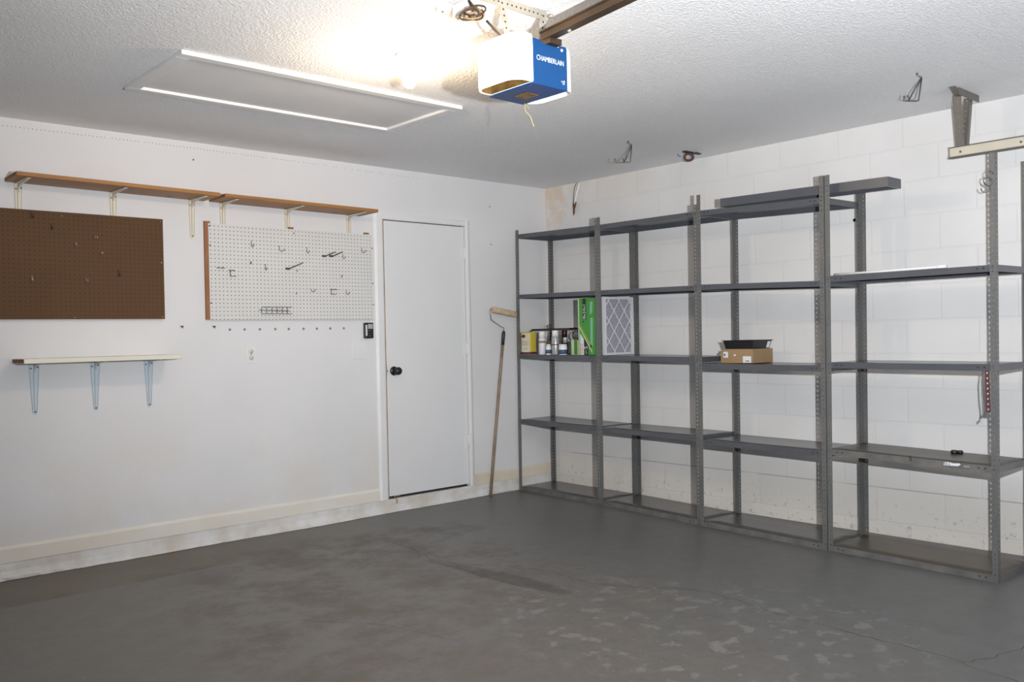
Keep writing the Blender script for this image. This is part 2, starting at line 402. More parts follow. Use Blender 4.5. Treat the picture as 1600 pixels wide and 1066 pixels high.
for hz in (1.907, 1.165, .444):
    b = B(); box(b, DX1-.036, DX1-.004, .0015, .006, hz-.045, hz+.045); tube(b, [(DX1-.002, -.004, hz-.047), (DX1-.002, -.004, hz+.047)], .006, 10)
    mk('hinge', b, M_casing, door)
b = B()
pf = lambda w: [(0, 0), (0, -.012), (.012, -.016), (w-.02, -.016), (w-.008, -.011), (w, -.006), (w, 0)]
prism(b, pf(.072), lambda u, v, t: (DX0-u+.0, v, t), .095, 2.118+.045)
struct('trim_2', b, M_casing)
b = B(); prism(b, pf(.045), lambda u, v, t: (DX1+u, v, t), .095, 2.118+.045); struct('trim_3', b, M_casing)
b = B(); prism(b, pf(.045), lambda u, v, t: (t, v, 2.118+u), DX0, DX1); struct('trim_4', b, M_casing)
b = B(); tube(b, [(-1.60, .003, .113), (-1.605, -.02, .108), (-1.590, -.028, .085), (-1.597, -.030, .062)], .0035, 6); tube(b, [(-1.600, .002, .112), (-1.57, -.022, .113), (-1.55, -.018, .118)], .003, 6)
tag(mk('weatherstrip_scrap', b, M_cordl), 'frayed scrap of weatherstrip hanging from the foot of the door', 'scrap')

# attic hatch
b = B(); box(b, -3.735, -2.285, -1.645, -1.020, H-.006, H-.0005); hatch = mk('attic_hatch', b, M_hatch)
tag(hatch, 'long white attic hatch panel in the ceiling framed by flat white trim', 'hatch')
for x0, x1, y0, y1 in ((-3.77, -2.25, -1.68, -1.625), (-3.77, -2.25, -1.04, -.985), (-3.77, -3.715, -1.625, -1.04), (-2.305, -2.25, -1.625, -1.04)):
    b = B(); box(b, x0, x1, y0, y1, H-.020, H-.0005, bev=.003); mk('trim_board', b, M_casing, hatch)

# cracks in the slab
def crack(pts, w, name='crack'):
    b = B(); P = []
    for i in range(len(pts)-1):
        a, c = Vector(pts[i]), Vector(pts[i+1]); n = max(2, int((c-a).length/.035))
        for k in range(n): P.append(a.lerp(c, k/n)+Vector((random.uniform(-.010, .010), random.uniform(-.010, .010))))
    P.append(Vector(pts[-1])); L, Rr = [], []
    for i, p in enumerate(P):
        t = (P[min(i+1, len(P)-1)]-P[max(i-1, 0)]).normalized(); nn = Vector((-t.y, t.x)); ww = w*random.uniform(.3, 1)
        L.append(b.verts.new((p.x+nn.x*ww, p.y+nn.y*ww, .0006))); Rr.append(b.verts.new((p.x-nn.x*ww, p.y-nn.y*ww, .0006)))
    for i in range(len(P)-1): b.faces.new((L[i], L[i+1], Rr[i+1], Rr[i]))
    return mk(name, b, M_crack, floor)
M_crack = mat('crack_dark', (.055, .047, .040, 1), .9)  # plain dark tone for cracks, print lines and strap marks
crack([(-2.16, -.70), (-2.18, -1.0), (-2.265, -1.336), (-2.2, -1.55), (-2.073, -1.745), (-1.98, -2.0), (-2.01, -2.30), (-1.887, -2.53), (-1.776, -2.68), (-1.714, -2.83), (-1.768, -3.1), (-1.788, -3.31), (-1.81, -3.59), (-1.81, -3.95), (-1.855, -4.08), (-1.90, -4.3), (-1.95, -4.8)], .0022)
crack([(-1.83, -4.03), (-1.70, -4.10), (-1.616, -4.106), (-1.50, -4.14), (-1.3, -4.3)], .0018)
crack([(-2.18, -1.05), (-2.30, -1.28), (-2.27, -1.55), (-2.30, -1.9), (-2.24, -2.32)], .0016)
crack([(-3.35, -1.75), (-3.1, -2.1), (-3.0, -2.5)], .0014)

# ---------------------------------------------------------------- lamp on the ceiling
BX, BY = -2.972, -2.200
t = thing('ceiling_lampholder', 'bare lit bulb in a white porcelain lampholder on the ceiling near the hatch', 'lamp', (BX, BY, H))
b = B(); lathe(b, [(0, -.0005), (.060, -.0005), (.060, -.008), (.052, -.018), (.032, -.024), (.028, -.045), (.024, -.046), (0, -.046)], n=32); mk('socket', b, M_porc, t)
b = B(); lathe(b, [(.0, -.046), (.013, -.047), (.014, -.062), (.022, -.078), (.030, -.098), (.031, -.112), (.026, -.130), (.014, -.141), (0, -.144)], n=24); mk('bulb', b, M_bulb, t)

# ---------------------------------------------------------------- garage door opener
op = thing('garage_door_opener', 'blue and white garage door opener hanging from the ceiling by metal straps', 'garage door opener', (-2.937, -2.92, 0))
ox, oy = -2.937, -2.92
def L(x, y, z): return (x-ox, y-oy, z)
X0, X1, Y0, Y1, Z0, Z1 = -3.025-ox, -2.850-ox, -3.040-oy, -2.795-oy, 2.172, 2.335
b = B(); box(b, X0, X1, Y0+.002, Y1, Z0, Z1-.012, mi=0)
b.faces.ensure_lookup_table()
for f in b.faces:
    if f.calc_center_median().z < Z0+.001: f.material_index = 1
ch = mk('chassis', b, [M_blue, M_bluedk], op, fix=False)
bmf = B(); poly = [(0, 0), (.175, 0), (.175, .155), (.171, .164), (.140, .163), (.131, .154), (.050, .155), (.034, .165), (0, .166)]
prism(bmf, poly, lambda u, v, tt: (X0+u, tt, Z0+v), Y0-.001, Y0+.0015)
fp = mk('front_plate', bmf, M_blue, op)
text('lettering', 'CHAMBERLAIN', .0265, M_label, fp, (X0+.016, Y0-.0012, Z0+.098), (1, 0, 0), (0, 0, 1), .0004, sx=.80)
b = B(); lathe(b, [(0, -.0035), (.004, -.0035), (.006, -.001), (.006, 0)], (X0+.148, Y0-.001, Z0+.148), 'y', 12); mk('screw', b, M_white, op)
b = B()
for k in range(3): prism(b, [(0, 0), (.016-.004*k, .002), (.016-.004*k, .0035), (.002, .002)], lambda u, v, tt, k=k: (X0+.140+.004*k+u, tt, Z0+.030-.005*k+v), Y0-.002, Y0-.001)
prism(b, [(.021, -.008), (.023, -.008), (.025, .008), (.022, .008)], lambda u, v, tt: (X0+.135+u, tt, Z0+.028+v), Y0-.002, Y0-.001)
mk('emblem', b, M_label, fp)
b = B(); box(b, X0+.06, X0+.12, Y0+.10, Y0+.17, Z0-.004, Z0-.0005, bev=.001); mk('dip_cover', b, M_lens_tray, op)
def lens(side, bulge, z0, z1, ya, yb, mats, name):
    b = B(); n = 10; r = .058; pl = []
    xb = X0 if side < 0 else X1
    # plan outline: rounded outer corners
    pl.append((0, ya)); 
    for k in range(n+1):
        a = PI/2*k/n; pl.append((bulge-r+r*math.sin(a), ya+r-r*math.cos(a)))
    for k in range(n+1):
        a = PI/2*k/n; pl.append((bulge-r+r*math.cos(a), yb-r+r*math.sin(a)))
    pl.append((0, yb))
    cx, cy = .01, (ya+yb)/2
    levels = [(z0, .97), (z0+.012, 1.0), (z1-.05, 1.0), (z1-.028, .985), (z1-.012, .95), (z1-.003, .88), (z1, .76)]
    rings = []
    for z, s in levels:
        rings.append([b.verts.new((xb+side*(max(0, (u-cx)*s+cx) if u > .001 else 0), cy+(v-cy)*(s*.3+.7), z)) for u, v in pl])
    for i in range(len(rings)-1):
        for k in range(len(pl)):
            k2 = (k+1) % len(pl); f = b.faces.new((rings[i][k], rings[i][k2], rings[i+1][k2], rings[i+1][k])); f.smooth = True
    b.faces.new(rings[-1])
    # underside: rim then recessed tray
    inn = [b.verts.new((xb+side*(max(.002, (u-cx)*.90+cx)), cy+(v-cy)*.93, z0)) for u, v in pl]
    ins = [b.verts.new((xb+side*(max(.002, (u-cx)*.86+cx)), cy+(v-cy)*.91, z0+.030)) for u, v in pl]
    for k in range(len(pl)):
        k2 = (k+1) % len(pl); b.faces.new((rings[0][k2], rings[0][k], inn[k], inn[k2])); f = b.faces.new((inn[k2], inn[k], ins[k], ins[k2])); f.material_index = 1
    f = b.faces.new(ins[::-1]); f.material_index = 1
    return mk(name, b, mats, op)
o = lens(-1, .088, Z0+.008, Z1+.020, Y0+.002, Y1-.002, [M_lens_lit, M_lens_tray], 'light_lens'); o['label'] = 'glowing white lens of the opener light'
o = lens(1, .062, Z0+.004, Z1+.008, Y0+.006, Y1-.002, [M_lens, M_lens], 'light_lens'); o['label'] = 'unlit milky white lens'
# hanging straps and the ceiling angle they bolt to
def strap(p0, p1, w, wd, name='strap', pitch=.022, th=.002, m=None, hole=None):
    """flat strap of width w between p0 and p1 (world), width direction wd, with round punched marks"""
    p0, p1, wd = Vector(p0), Vector(p1), Vector(wd).normalized(); d = (p1-p0); Ln = d.length; d.normalize(); nn = d.cross(wd)
    b = B(); prism(b, [(-w/2, 0), (w/2, 0), (w/2, Ln), (-w/2, Ln)], lambda u, v, tt: p0+wd*u+d*v+nn*tt, -th/2, th/2)
    k = pitch/2
    while k < Ln:
        for s in (-1, 1):
            c = p0+d*k+nn*(s*(th/2+.0003)); vs = [b.verts.new(c+wd*(.0042*math.cos(2*PI*j/8))+d*(.0042*math.sin(2*PI*j/8))) for j in range(8)]
            f = b.faces.new(vs); f.material_index = 1
        k += pitch
    return b
M_hlight = M_hole
bb = strap(L(-3.30, -2.955, 2.474), L(-2.868, -2.955, 2.474), .034, (0, 0, 1)); box(bb, -3.30-ox, -2.868-ox, -2.955-oy, -2.920-oy, H-.0035, H-.0008); mk('ceiling_angle', bb, [M_galv, M_crack], op)
mk('strap', strap(L(-2.886, -2.958, 2.482), L(-2.880, -2.930, 2.325), .030, (1, -.2, 0)), [M_galv, M_crack], op)
mk('strap', strap(L(-3.100, -2.958, 2.482), L(-3.040, -2.930, 2.325), .026, (1, -.2, 0)), [M_galv, M_crack], op)
b = B(); tube(b, [L(-2.866, -2.962, 2.470), L(-2.866, -2.985, 2.470)], .006, 6); mk('bolt', b, M_galv, op)
# rail
b = B()
ra, rb = Vector(L(-2.935, -3.000, 2.352)), Vector(L(-3.36, -6.45, 2.37)); rd = (rb-ra).normalized(); rs = rd.cross(Vector((0, 0, 1))).normalized(); ru = rs.cross(rd); RL = (rb-ra).length
prism(b, [(-.020, -.002), (.020, -.002), (.020, .004), (.010, .006), (.010, .026), (.017, .030), (.017, .034), (-.017, .034), (-.017, .030), (-.010, .026), (-.010, .006), (-.020, .004)], lambda u, v, tt: ra+rs*u+ru*v+rd*tt, 0, RL)
rail = mk('rail', b, M_rail, op)
for dd in (.16, 1.2, 2.3):
    b = B(); p = ra+rd*dd; tube(b, [p+ru*.045+rs*.0, p-ru*.013], .0035, 8); tube(b, [p-ru*.003, p-ru*.010], .0075, 6); mk('bolt', b, M_galv, op)
b = B(); box(b, -2.955-ox, -2.895-ox, -3.06-oy, -2.99-oy, 2.330, 2.352); mk('rail_mount', b, M_rail, op)
# power cord: from the opener up to the hank
b = B(); tube(b, [L(-3.02, -2.915, 2.335), L(-3.07, -2.93, 2.352), L(-3.12, -2.94, 2.372), L(-3.155, -2.935, 2.40)], .0045, 8); mk('power_cord', b, M_cord, op)
b = B()
cc = Vector(L(-3.185, -2.900, 2.425))
for k in range(7):
    a0 = random.uniform(0, 6); tl = Vector((random.uniform(-.9, .9), random.uniform(-.9, .9), 0)); r1, r2 = random.uniform(.026, .044), random.uniform(.016, .038)
    ax = Vector((.74, -.67, 0)); az = (Vector((0, 0, 1))+tl).normalized(); off = Vector((random.uniform(-.008, .008), random.uniform(-.008, .008), random.uniform(-.008, .008)))
    tube(b, [cc+off+ax*(r1*math.cos(a0+2*PI*j/20))+az*(r2*math.sin(a0+2*PI*j/20)) for j in range(20)], .0035, 6, mi=k % 2, closed=True)
tube(b, [cc+Vector((0, 0, .03)), cc+Vector((-.012, .01, .05)), Vector(L(-3.16, -2.875, 2.434))], .0045, 8)
mk('cord_hank', b, [M_cord, M_cordl], op)
b = B(); tube(b, [L(-2.862, -2.815, 2.171), L(-2.862, -2.820, 2.140), L(-2.852, -2.838, 2.115), L(-2.846, -2.850, 2.075)], .0016, 6); tube(b, [L(-2.862, -2.815, 2.171), L(-2.852, -2.82, 2.160), L(-2.850, -2.83, 2.150)], .0012, 5)
mk('pull_string', b, M_string, op)

t = thing('junction_box', 'cream ceiling outlet box beside the coiled opener cord', 'outlet box', (-3.150, -2.840, H))
b = B(); box(b, -.045, .045, -.035, .055, -.052, -.001, bev=.006); mk('housing', b, M_ivory, t)
b = B(); box(b, -.030, .030, -.025, .045, -.056, -.0525, bev=.002); mk('face_plate', b, M_ivory, t)
t = thing('round_cover_plate', 'round cream cover plate on the ceiling left of the coiled cord', 'cover plate', (-3.165, -2.735, H))
b = B(); lathe(b, [(0, -.0005), (.055, -.0005), (.055, -.004), (.048, -.010), (.030, -.014), (0, -.015)], n=32); mk('plate', b, M_ivory, t)
for s in (-1, 1):
    b = B(); lathe(b, [(.004, -.011), (.004, -.0165), (0, -.017)], (s*.034, 0, 0), 'z', 8); mk('screw', b, M_screw, t)

# ---------------------------------------------------------------- wall shelves
def bracket(p, x, ztop, leg, arm, wt, wb, m, name='bracket'):
    """stamped steel bracket on the back wall; leg down the wall, arm out toward the room"""
    b = B()
    prism(b, [(-wt/2, 0), (wt/2, 0), (wt/2*.95, -.05), (wb/2, -leg+.01), (wb/2*.5, -leg), (-wb/2*.5, -leg), (-wb/2, -leg+.01), (-wt/2*.95, -.05)], lambda u, v, tt: (x+u, tt, ztop+v), -.0025, -.0002)
    prism(b, [(-wt/2, -.001), (wt/2, -.001), (wb/2*.8, -arm), (-wb/2*.8, -arm)], lambda u, v, tt: (x+u, v, tt), ztop-.0022, ztop-.0002)
    for sg in (-1, 1): prism(b, [(sg*wt/2*.96, -.004), (sg*(wt/2*.96-.003), -.004), (sg*(wb/2*.9-.003), -leg+.012), (sg*wb/2*.9, -leg+.012)], lambda u, v, tt: (x+u, tt, ztop+v), -.009, -.0022)
    # raised spine down the leg and along the arm
    prism(b, [(-.002, -leg+.012), (-.010, -leg+.05), (-.013, -.05), (-.030, -.022), (-.06, -.012), (-arm+.01, -.004), (-arm+.01, -.002), (-.002, -.002)], lambda u, v, tt: (x+tt, u, ztop+v), -.004, .004)
    o = mk(name, b, m, p)
    for sx, dz in ((-wt*.3, -.030), (wt*.3, -.024), (0, -leg+.016)):
        bb = B(); yb = -.0025 if sx else -.006
        lathe(bb, [(.0048, yb+.002), (.0048, yb-.002), (.002, yb-.0035), (0, yb-.0036)], (x+sx, 0, ztop+dz), 'y', 8); mk('screw', bb, M_screw, o)
    return o
def wall_shelf(label, x0, x1, y1a, y1b, z0, z1, m, end, brs, leg, arm, wt, wb, bm_, zbr):
    t = thing('wall_shelf', label, 'wall shelf', ((x0+x1)/2, 0, z0)); ox_ = (x0+x1)/2
    b = B()
    vs = []
    for x, yf in ((x0, y1a), (x1, y1b)):
        for y in (-.0015, yf):
            for z in (z0, z1): vs.append(b.verts.new((x-ox_, y, z-z0+zbr*(x-x0)/(x1-x0))))
    for q in ((0, 1, 3, 2), (4, 6, 7, 5), (0, 4, 5, 1), (2, 3, 7, 6), (0, 2, 6, 4), (1, 5, 7, 3)): b.faces.new([vs[i] for i in q])
    for f in b.faces:
        if abs(f.normal.x) > .9: f.material_index = 1
    b.normal_update()
    for f in b.faces:
        if abs(f.normal.x) > .9: f.material_index = 1
        if end == 'under' and f.normal.z < -.9: f.material_index = 1
    bmesh.ops.bevel(b, geom=b.edges[:], offset=.0025, segments=1, affect='EDGES')
    mk('board', b, [m, M_endgrain], t)
    for x in brs: bracket(t, x-ox_, zbr*(x-x0)/(x1-x0)-(.0022 if zbr else 0), leg, arm, wt, wb, bm_)
    return t
wall_shelf('long pine board shelf on cream brackets above the brown pegboard', -4.072, -2.968, -.246, -.238, 2.144, 2.166, M_wood, '', (-4.007, -3.513, -3.048), .235, .222, .042, .028, M_brk_cream, -.0105)
wall_shelf('pine board shelf on cream brackets above the white pegboard', -2.938, -1.840, -.240, -.240, 2.1325, 2.1540, M_wood, '', (-2.851, -2.404, -1.933), .235, .222, .040, .028, M_brk_cream, -.009)
wall_shelf('cream painted shelf board on white brackets, lowest on the wall', -4.056, -3.225, -.24, -.24, 1.163, 1.189, M_creamboard, '', (-3.950, -3.634, -3.332), .285, .20, .056, .024, M_brk_white, 0)

# ---------------------------------------------------------------- pegboards and hooks
PY = -.0235
t = thing('pegboard', 'brown pegboard with few hooks on the left of the back wall', 'pegboard', (-3.84, 0, 1.70))
b = B(); box(b, -4.456+3.84, -3.236+3.84, PY, PY+.005, 1.402-1.70, 2.000-1.70); mk('panel', b, M_peg_b, t)
for x in (-4.35, -3.85, -3.262):
    b = B(); box(b, x-.018+3.84, x+.018+3.84, PY+.0055, -.0005, 1.405-1.70, 1.995-1.70); mk('batten', b, M_strip, t)
for x, z in ((-3.795, 1.978), (-3.250, 1.739), (-3.25, 1.985), (-3.25, 1.415), (-3.74, 1.412), (-4.2, 1.98)):
    b = B(); lathe(b, [(.0045, 0), (.0045, -.002), (0, -.003)], (x+3.84, PY, z-1.70), 'y', 8); mk('screw', b, M_wire_l, t)
t = thing('pegboard', 'white pegboard full of small holes left of the door', 'pegboard', (-2.36, 0, 1.70))
b = B(); box(b, -2.955+2.36, -1.752+2.36, PY, PY+.005, 1.396-1.70, 1.996-1.70); mk('panel', b, M_peg_w, t)
for x0, x1 in ((-2.977, -2.940), (-2.405, -2.367), (-1.812, -1.776)):
    b = B(); box(b, x0+2.36, x1+2.36, PY+.0055, -.0005, 1.397-1.70, 2.010-1.70); o = mk('batten', b, M_strip, t); o['label'] = 'brown wooden batten behind the board'
for x, z in ((-2.948, 1.98), (-2.948, 1.86), (-2.948, 1.50), (-1.757, 1.90), (-1.757, 1.65), (-1.757, 1.50), (-2.37, 1.97), (-2.36, 1.57), (-2.35, 1.72)):
    b = B(); lathe(b, [(.005, 0), (.005, -.002), (0, -.003)], (x+2.36, PY, z-1.70), 'y', 8); mk('screw', b, M_screw, t)

def hook_mesh(hgt, ln, m, r=.0021, name='peg_hook', side=0.0):
    b = B(); s = side
    tube(b, [(0, .004, hgt), (0, -.004, hgt), (0, -.005, hgt-.004), (0, -.005, .006), (s*.3, -.008, .001), (s*.7, -ln*.6, 0), (s, -ln, .004), (s, -ln-.004, .016)], r, 6)
    return b
def place_hook(x, z1, z0, ln, m, label, side=0.0, group='single hooks on the white pegboard', r=.0021):
    o = mk('peg_hook', hook_mesh(max(.012, z1-z0), ln, m, r, side=side), m, None, (x, PY-.0005, z0)); tag(o, label, 'hook', group)
W = 'single hooks on the white pegboard'
place_hook(-2.674, 1.901, 1.863, .026, M_wire, 'small wire hook leftmost in the top row of the white pegboard', .006)
place_hook(-2.478, 1.878, 1.845, .034, M_wire, 'L-shaped wire hook on the white pegboard, second along the top row of hooks', .020)
place_hook(-2.277, 1.879, 1.843, .026, M_wire, 'wire hook on the white pegboard, third along the top row of hooks', .006)
place_hook(-1.845, 1.898, 1.866, .030, M_wire, 'wire hook at the upper right of the white pegboard, nearest the door', .014)
place_hook(-2.000, 1.848, 1.816, .022, M_wire, 'thin wire hook right of the two slanted holders on the white pegboard', .008)
place_hook(-2.580, 1.754, 1.717, .020, M_wire, 'thin wire hook on the white pegboard left of the longest slanted holder')
place_hook(-1.979, 1.599, 1.569, .024, M_wire, 'wire hook just right of the lower right crossbar holder on the pegboard', .012)
place_hook(-2.250, 1.600, 1.583, .030, M_wire, 'short U-shaped wire hook just left of the lower right crossbar holder', .014)
place_hook(-2.682, 1.768, 1.752, .014, M_wire, 'tiny wire stub hook on the white pegboard below the leftmost top hook')
place_hook(-2.01, 1.70, 1.685, .024, M_wire, 'small faint wire hook at mid height near the right edge of the white pegboard', -.012)
BR = 'hooks on the brown pegboard'
place_hook(-3.953, 1.989, 1.955, .030, M_grip, 'dark hook at the top left of the brown pegboard', .006, BR)
place_hook(-3.853, 1.931, 1.897, .028, M_grip, 'second highest dark hook on the brown pegboard', 0, BR)
place_hook(-3.625, 1.881, 1.857, .022, M_wire_l, 'bright hook on the brown pegboard below the second shelf bracket', .006, BR, .0026)
place_hook(-3.729, 1.838, 1.811, .020, M_wire_l, 'bright short hook at the centre of the brown pegboard', 0, BR, .0028)
place_hook(-3.500, 1.690, 1.649, .028, M_grip, 'tall dark hook low on the right of the brown pegboard', 0, BR)
place_hook(-3.956, 1.640, 1.608, .022, M_wire_l, 'bright tall hook low on the left of the brown pegboard', 0, BR, .0028)
place_hook(-3.679, 1.636, 1.610, .022, M_wire_l, 'bright hook low in the middle of the brown pegboard', .004, BR, .0026)
place_hook(-3.591, 1.783, 1.771, .020, M_galv, 'dull stub hook at mid height of the brown pegboard, right of its centre', 0, BR, .0024)
def slant(x0, z0, x1, z1, label):
    b = B(); dx = x1-x0
    for o_ in (0, .009):
        tube(b, [(o_, .004, .004), (o_, -.008, .002), (o_*.6, -.012, 0), (dx*.5+o_, -.045, (z1-z0)*.55), (dx+o_*.6, -.085, z1-z0+.004)], .0024, 6)
    box(b, -.012, .022, -.003, -.0005, -.004, .010)
    tag(mk('tool_holder', b, M_wire, None, (x0, PY-.0005, z0)), label, 'tool holder', 'slanted prong holders on the white pegboard')
slant(-2.150, 1.825, -2.107, 1.848, 'dark slanted two-prong holder on the white pegboard, left of its twin')
slant(-2.094, 1.827, -2.051, 1.851, 'dark slanted two-prong holder on the white pegboard, right of its twin')
slant(-2.425, 1.729, -2.355, 1.763, 'longest slanted holder, alone in the middle of the white pegboard')
def bar(x0, x1, z, label, low=None):
    b = B(); c = (x0+x1)/2
    tube(b, [(x0-c, -.022, 0), (x0-c+.004, -.022, 0), (x1-c, -.022, 0)], .0022, 6)
    for q in (-.3, .3): tube(b, [(q*(x1-x0), .004, .004), (q*(x1-x0), -.006, .004), (q*(x1-x0), -.022, 0)], .0022, 6)
    if low:
        l0, l1, lz = low
        tube(b, [(l0-c, -.005, 0), (l0-c, -.005, lz-z)], .0022, 6); tube(b, [(l0-c, -.005, lz-z), (l0-c, -.026, lz-z), (l1-c, -.026, lz-z)], .0022, 6)
    tag(mk('crossbar_holder', b, M_wire, None, (c, PY-.0005, z)), label, 'tool holder', 'crossbar holders on the white pegboard')
bar(-2.913, -2.862, 1.719, 'flat wire crossbar holder by the left edge of the white pegboard')
bar(-2.834, -2.796, 1.706, 'stepped wire holder with a lower prong near the left edge of the white pegboard', (-2.82, -2.792, 1.670))
bar(-2.108, -2.057, 1.600, 'crossbar holder with a lower prong at the lower right of the white pegboard', (-2.098, -2.070, 1.568))
# the long row rack at the bottom
t = thing('tool_rack', 'long wire tool rack of six loops along the bottom of the white pegboard', 'tool rack', (-2.51, PY-.0005, 1.455))
b = B(); tube(b, [(-.12, -.006, .002), (.095, -.006, -.002)], .0022, 6); tube(b, [(-.12, .004, .004), (-.12, -.006, .004)], .002, 6); tube(b, [(.08, .004, -.002), (.08, -.006, -.002)], .002, 6); mk('crossbar', b, M_wire, t)
for k in range(6):
    x = -.106+k*.0365; b = B()
    tube(b, [(x+.018, -.040, .022), (x+.004, -.012, .022), (x, -.008, .018), (x, -.008, -.018), (x+.004, -.012, -.022), (x+.018, -.040, -.022)], .0023, 6)
    mk('loop', b, M_wire, t)

# ---------------------------------------------------------------- small things on the back wall
def anchor(x, z, label, tri=False):
    b = B()
    if tri: prism(b, [(-.012, .006), (.012, .008), (.006, -.010), (.002, -.008)], lambda u, v, tt: (x+u, tt, z+v), -.004, -.0003)
    else:
        lathe(b, [(.0085, -.0003), (.0085, -.002), (.004, -.003), (0, -.0025)], (x, 0, z), 'y', 10); lathe(b, [(.0036, -.0025), (.0036, -.0045), (0, -.005)], (x, 0, z), 'y', 8, mi=0)
    o = mk('wall_anchor', b, M_anchor if not tri else M_wire); tag(o, label, 'wall anchor', 'row of anchors under the white pegboard')
M_anchor = mat('grey_anchor_plastic', (.27, .265, .26, 1), .5)
anchor(-3.127, 1.354, 'dark chipped anchor below the gap between the two pegboards', True)
anchor(-2.924, 1.352, 'dark chipped anchor just under the lower left corner of the white pegboard', True)
nm = ['first', 'second', 'third', 'fourth', 'fifth', 'sixth', 'seventh', 'eighth', 'ninth']
for k, x in enumerate((-2.82, -2.721, -2.616, -2.507, -2.41, -2.301, -2.2, -2.096, -1.989)):
    anchor(x, 1.334, '%s round grey anchor from the left in the row under the pegboard' % nm[k])
b = B()
def zd(x): return 2.446+.010*math.sin((x+4.2)*1.1)
x = -4.6
while x < -1.25:
    if random.random() < (.95 if x < -2.3 else .55): lathe(b, [(.0030, -.0003), (.0022, -.0012), (0, -.0013)], (x, 0, zd(x)+random.uniform(-.0015, .0015)), 'y', 6)
    x += .021
o = mk('staple_marks', b, M_anchor); tag(o, 'long dotted line of tiny staple marks along the top of the back wall', 'staple marks'); o['kind'] = 'stuff'
for x, z, lb in ((-.618, 1.991, 'lower small dark nail hole in the wall right of the door'), (-.623, 2.292, 'upper small dark nail hole in the wall right of the door'), (-3.03, 2.385, 'small dark nail hole under the dotted line left of centre')):
    b = B(); lathe(b, [(.006, -.0003), (.0045, -.0012), (0, -.0013)], (x, 0, z), 'y', 8); tag(mk('nail_hole', b, M_screw), lb, 'nail hole')
# outlet
t = thing('wall_outlet', 'white duplex outlet in the wall below the white pegboard', 'outlet', (-2.683, 0, 1.172))
b = B(); box(b, -.035, .035, -.006, -.0003, -.058, .058, bev=.002); mk('cover_plate', b, M_casing, t)
for dz in (.020, -.020):
    b = B(); lathe(b, [(.017, -.006), (.017, -.0085), (0, -.0086)], (0, 0, dz), 'y', 20)
    for dx in (-.006, .006): box(b, dx-.0012, dx+.0012, -.0092, -.0086, dz-.002, dz+.007, mi=1)
    lathe(b, [(.0028, -.0086), (.0028, -.0092), (0, -.0092)], (0, 0, dz-.008), 'y', 8, mi=1)
    mk('socket', b, [M_trim, M_hole], t)
b = B(); lathe(b, [(.003, -.006), (.003, -.0075), (0, -.008)], (0, 0, 0), 'y', 8); mk('screw', b, M_screw, t)
t = thing('light_switch', 'white double rocker light switch left of the door', 'light switch', (-1.876, 0, 1.178))
b = B(); box(b, -.060, .060, -.006, -.0003, -.060, .060, bev=.002); mk('cover_plate', b, M_casing, t)
for dx in (-.023, .023):
    b = B(); prism(b, [(-.006, -.033), (-.011, -.033), (-.0075, 0), (-.0085, .033), (-.006, .033)], lambda u, v, tt: (tt, u, v), dx-.0165, dx+.0165); mk('rocker', b, M_casing, t)
t = thing('wall_control', 'black garage door wall control with grey display left of the door', 'wall control', (-1.792, 0, 1.316))
b = B(); box(b, -.040, .036, -.022, -.0003, -.056, .056, bev=.006); mk('housing', b, M_black, t)
b = B(); box(b, -.012, .028, -.0235, -.022, .012, .046, bev=.001); mk('display', b, mat('display_grey', (.38, .42, .46, 1), .25), t)
b = B(); box(b, -.032, -.020, -.026, -.022, -.038, .040, bev=.003); o = mk('push_bar', b, M_label, t); o['label'] = 'pale upright push bar'
for dx, dz, m_ in ((-.004, .000, 'o'), (.018, .000, 'w'), (-.004, -.020, 'w'), (.018, -.020, 'w'), (.002, -.038, 'o')):
    b = B(); lathe(b, [(.0035, -.022), (.0035, -.0245), (0, -.0245)], (dx, 0, dz), 'y', 10); mk('button', b, mat('button_'+m_, '#c08a50' if m_ == 'o' else '#5a5a5c', .4), t)

# paint roller on its pole
t = thing('paint_roller', 'beige nap paint roller on a long wooden extension pole leaning beside the door', 'paint roller', (-.725, -.055, 0))
fx, fy = -.725, -.055
foot = Vector((0, 0, .002)); head = Vector((-.540-fx, -.036-fy, 1.240)); d_ = (head-foot)
b = B(); tube(b, [foot, foot+d_*.5, foot+d_*.97], .0115, 12); mk('pole', b, M_pole, t)
b = B(); tube(b, [foot+d_*.955, foot+d_*1.03, foot+d_*1.045], [.0135, .0145, .010], 12); mk('grip', b, M_grip, t)
g0 = foot+d_*1.04
A_, Bq = Vector((-.672-fx, -.060-fy, 1.468)), Vector((-.432-fx, -.074-fy, 1.428))
b = B(); tube(b, [g0, g0+Vector((.002, 0, .035)), Vector((-.575-fx, -.045-fy, 1.335)), Vector((-.675-fx, -.055-fy, 1.385)), Vector((-.682-fx, -.058-fy, 1.40)), Vector((-.688-fx, -.060-fy, 1.455)), Vector((-.684-fx, -.06-fy, 1.469)), A_], .0032, 8); mk('wire_frame', b, M_wire_l, t)
b = B(); ax = (Bq-A_); tube(b, [A_+ax*.0, A_+ax*.02, A_+ax*.2, A_+ax*.5, A_+ax*.8, A_+ax*.98, Bq], [.021, .024, .0245, .024, .0245, .024, .020], 20); mk('roller_cover', b, M_nap, t)

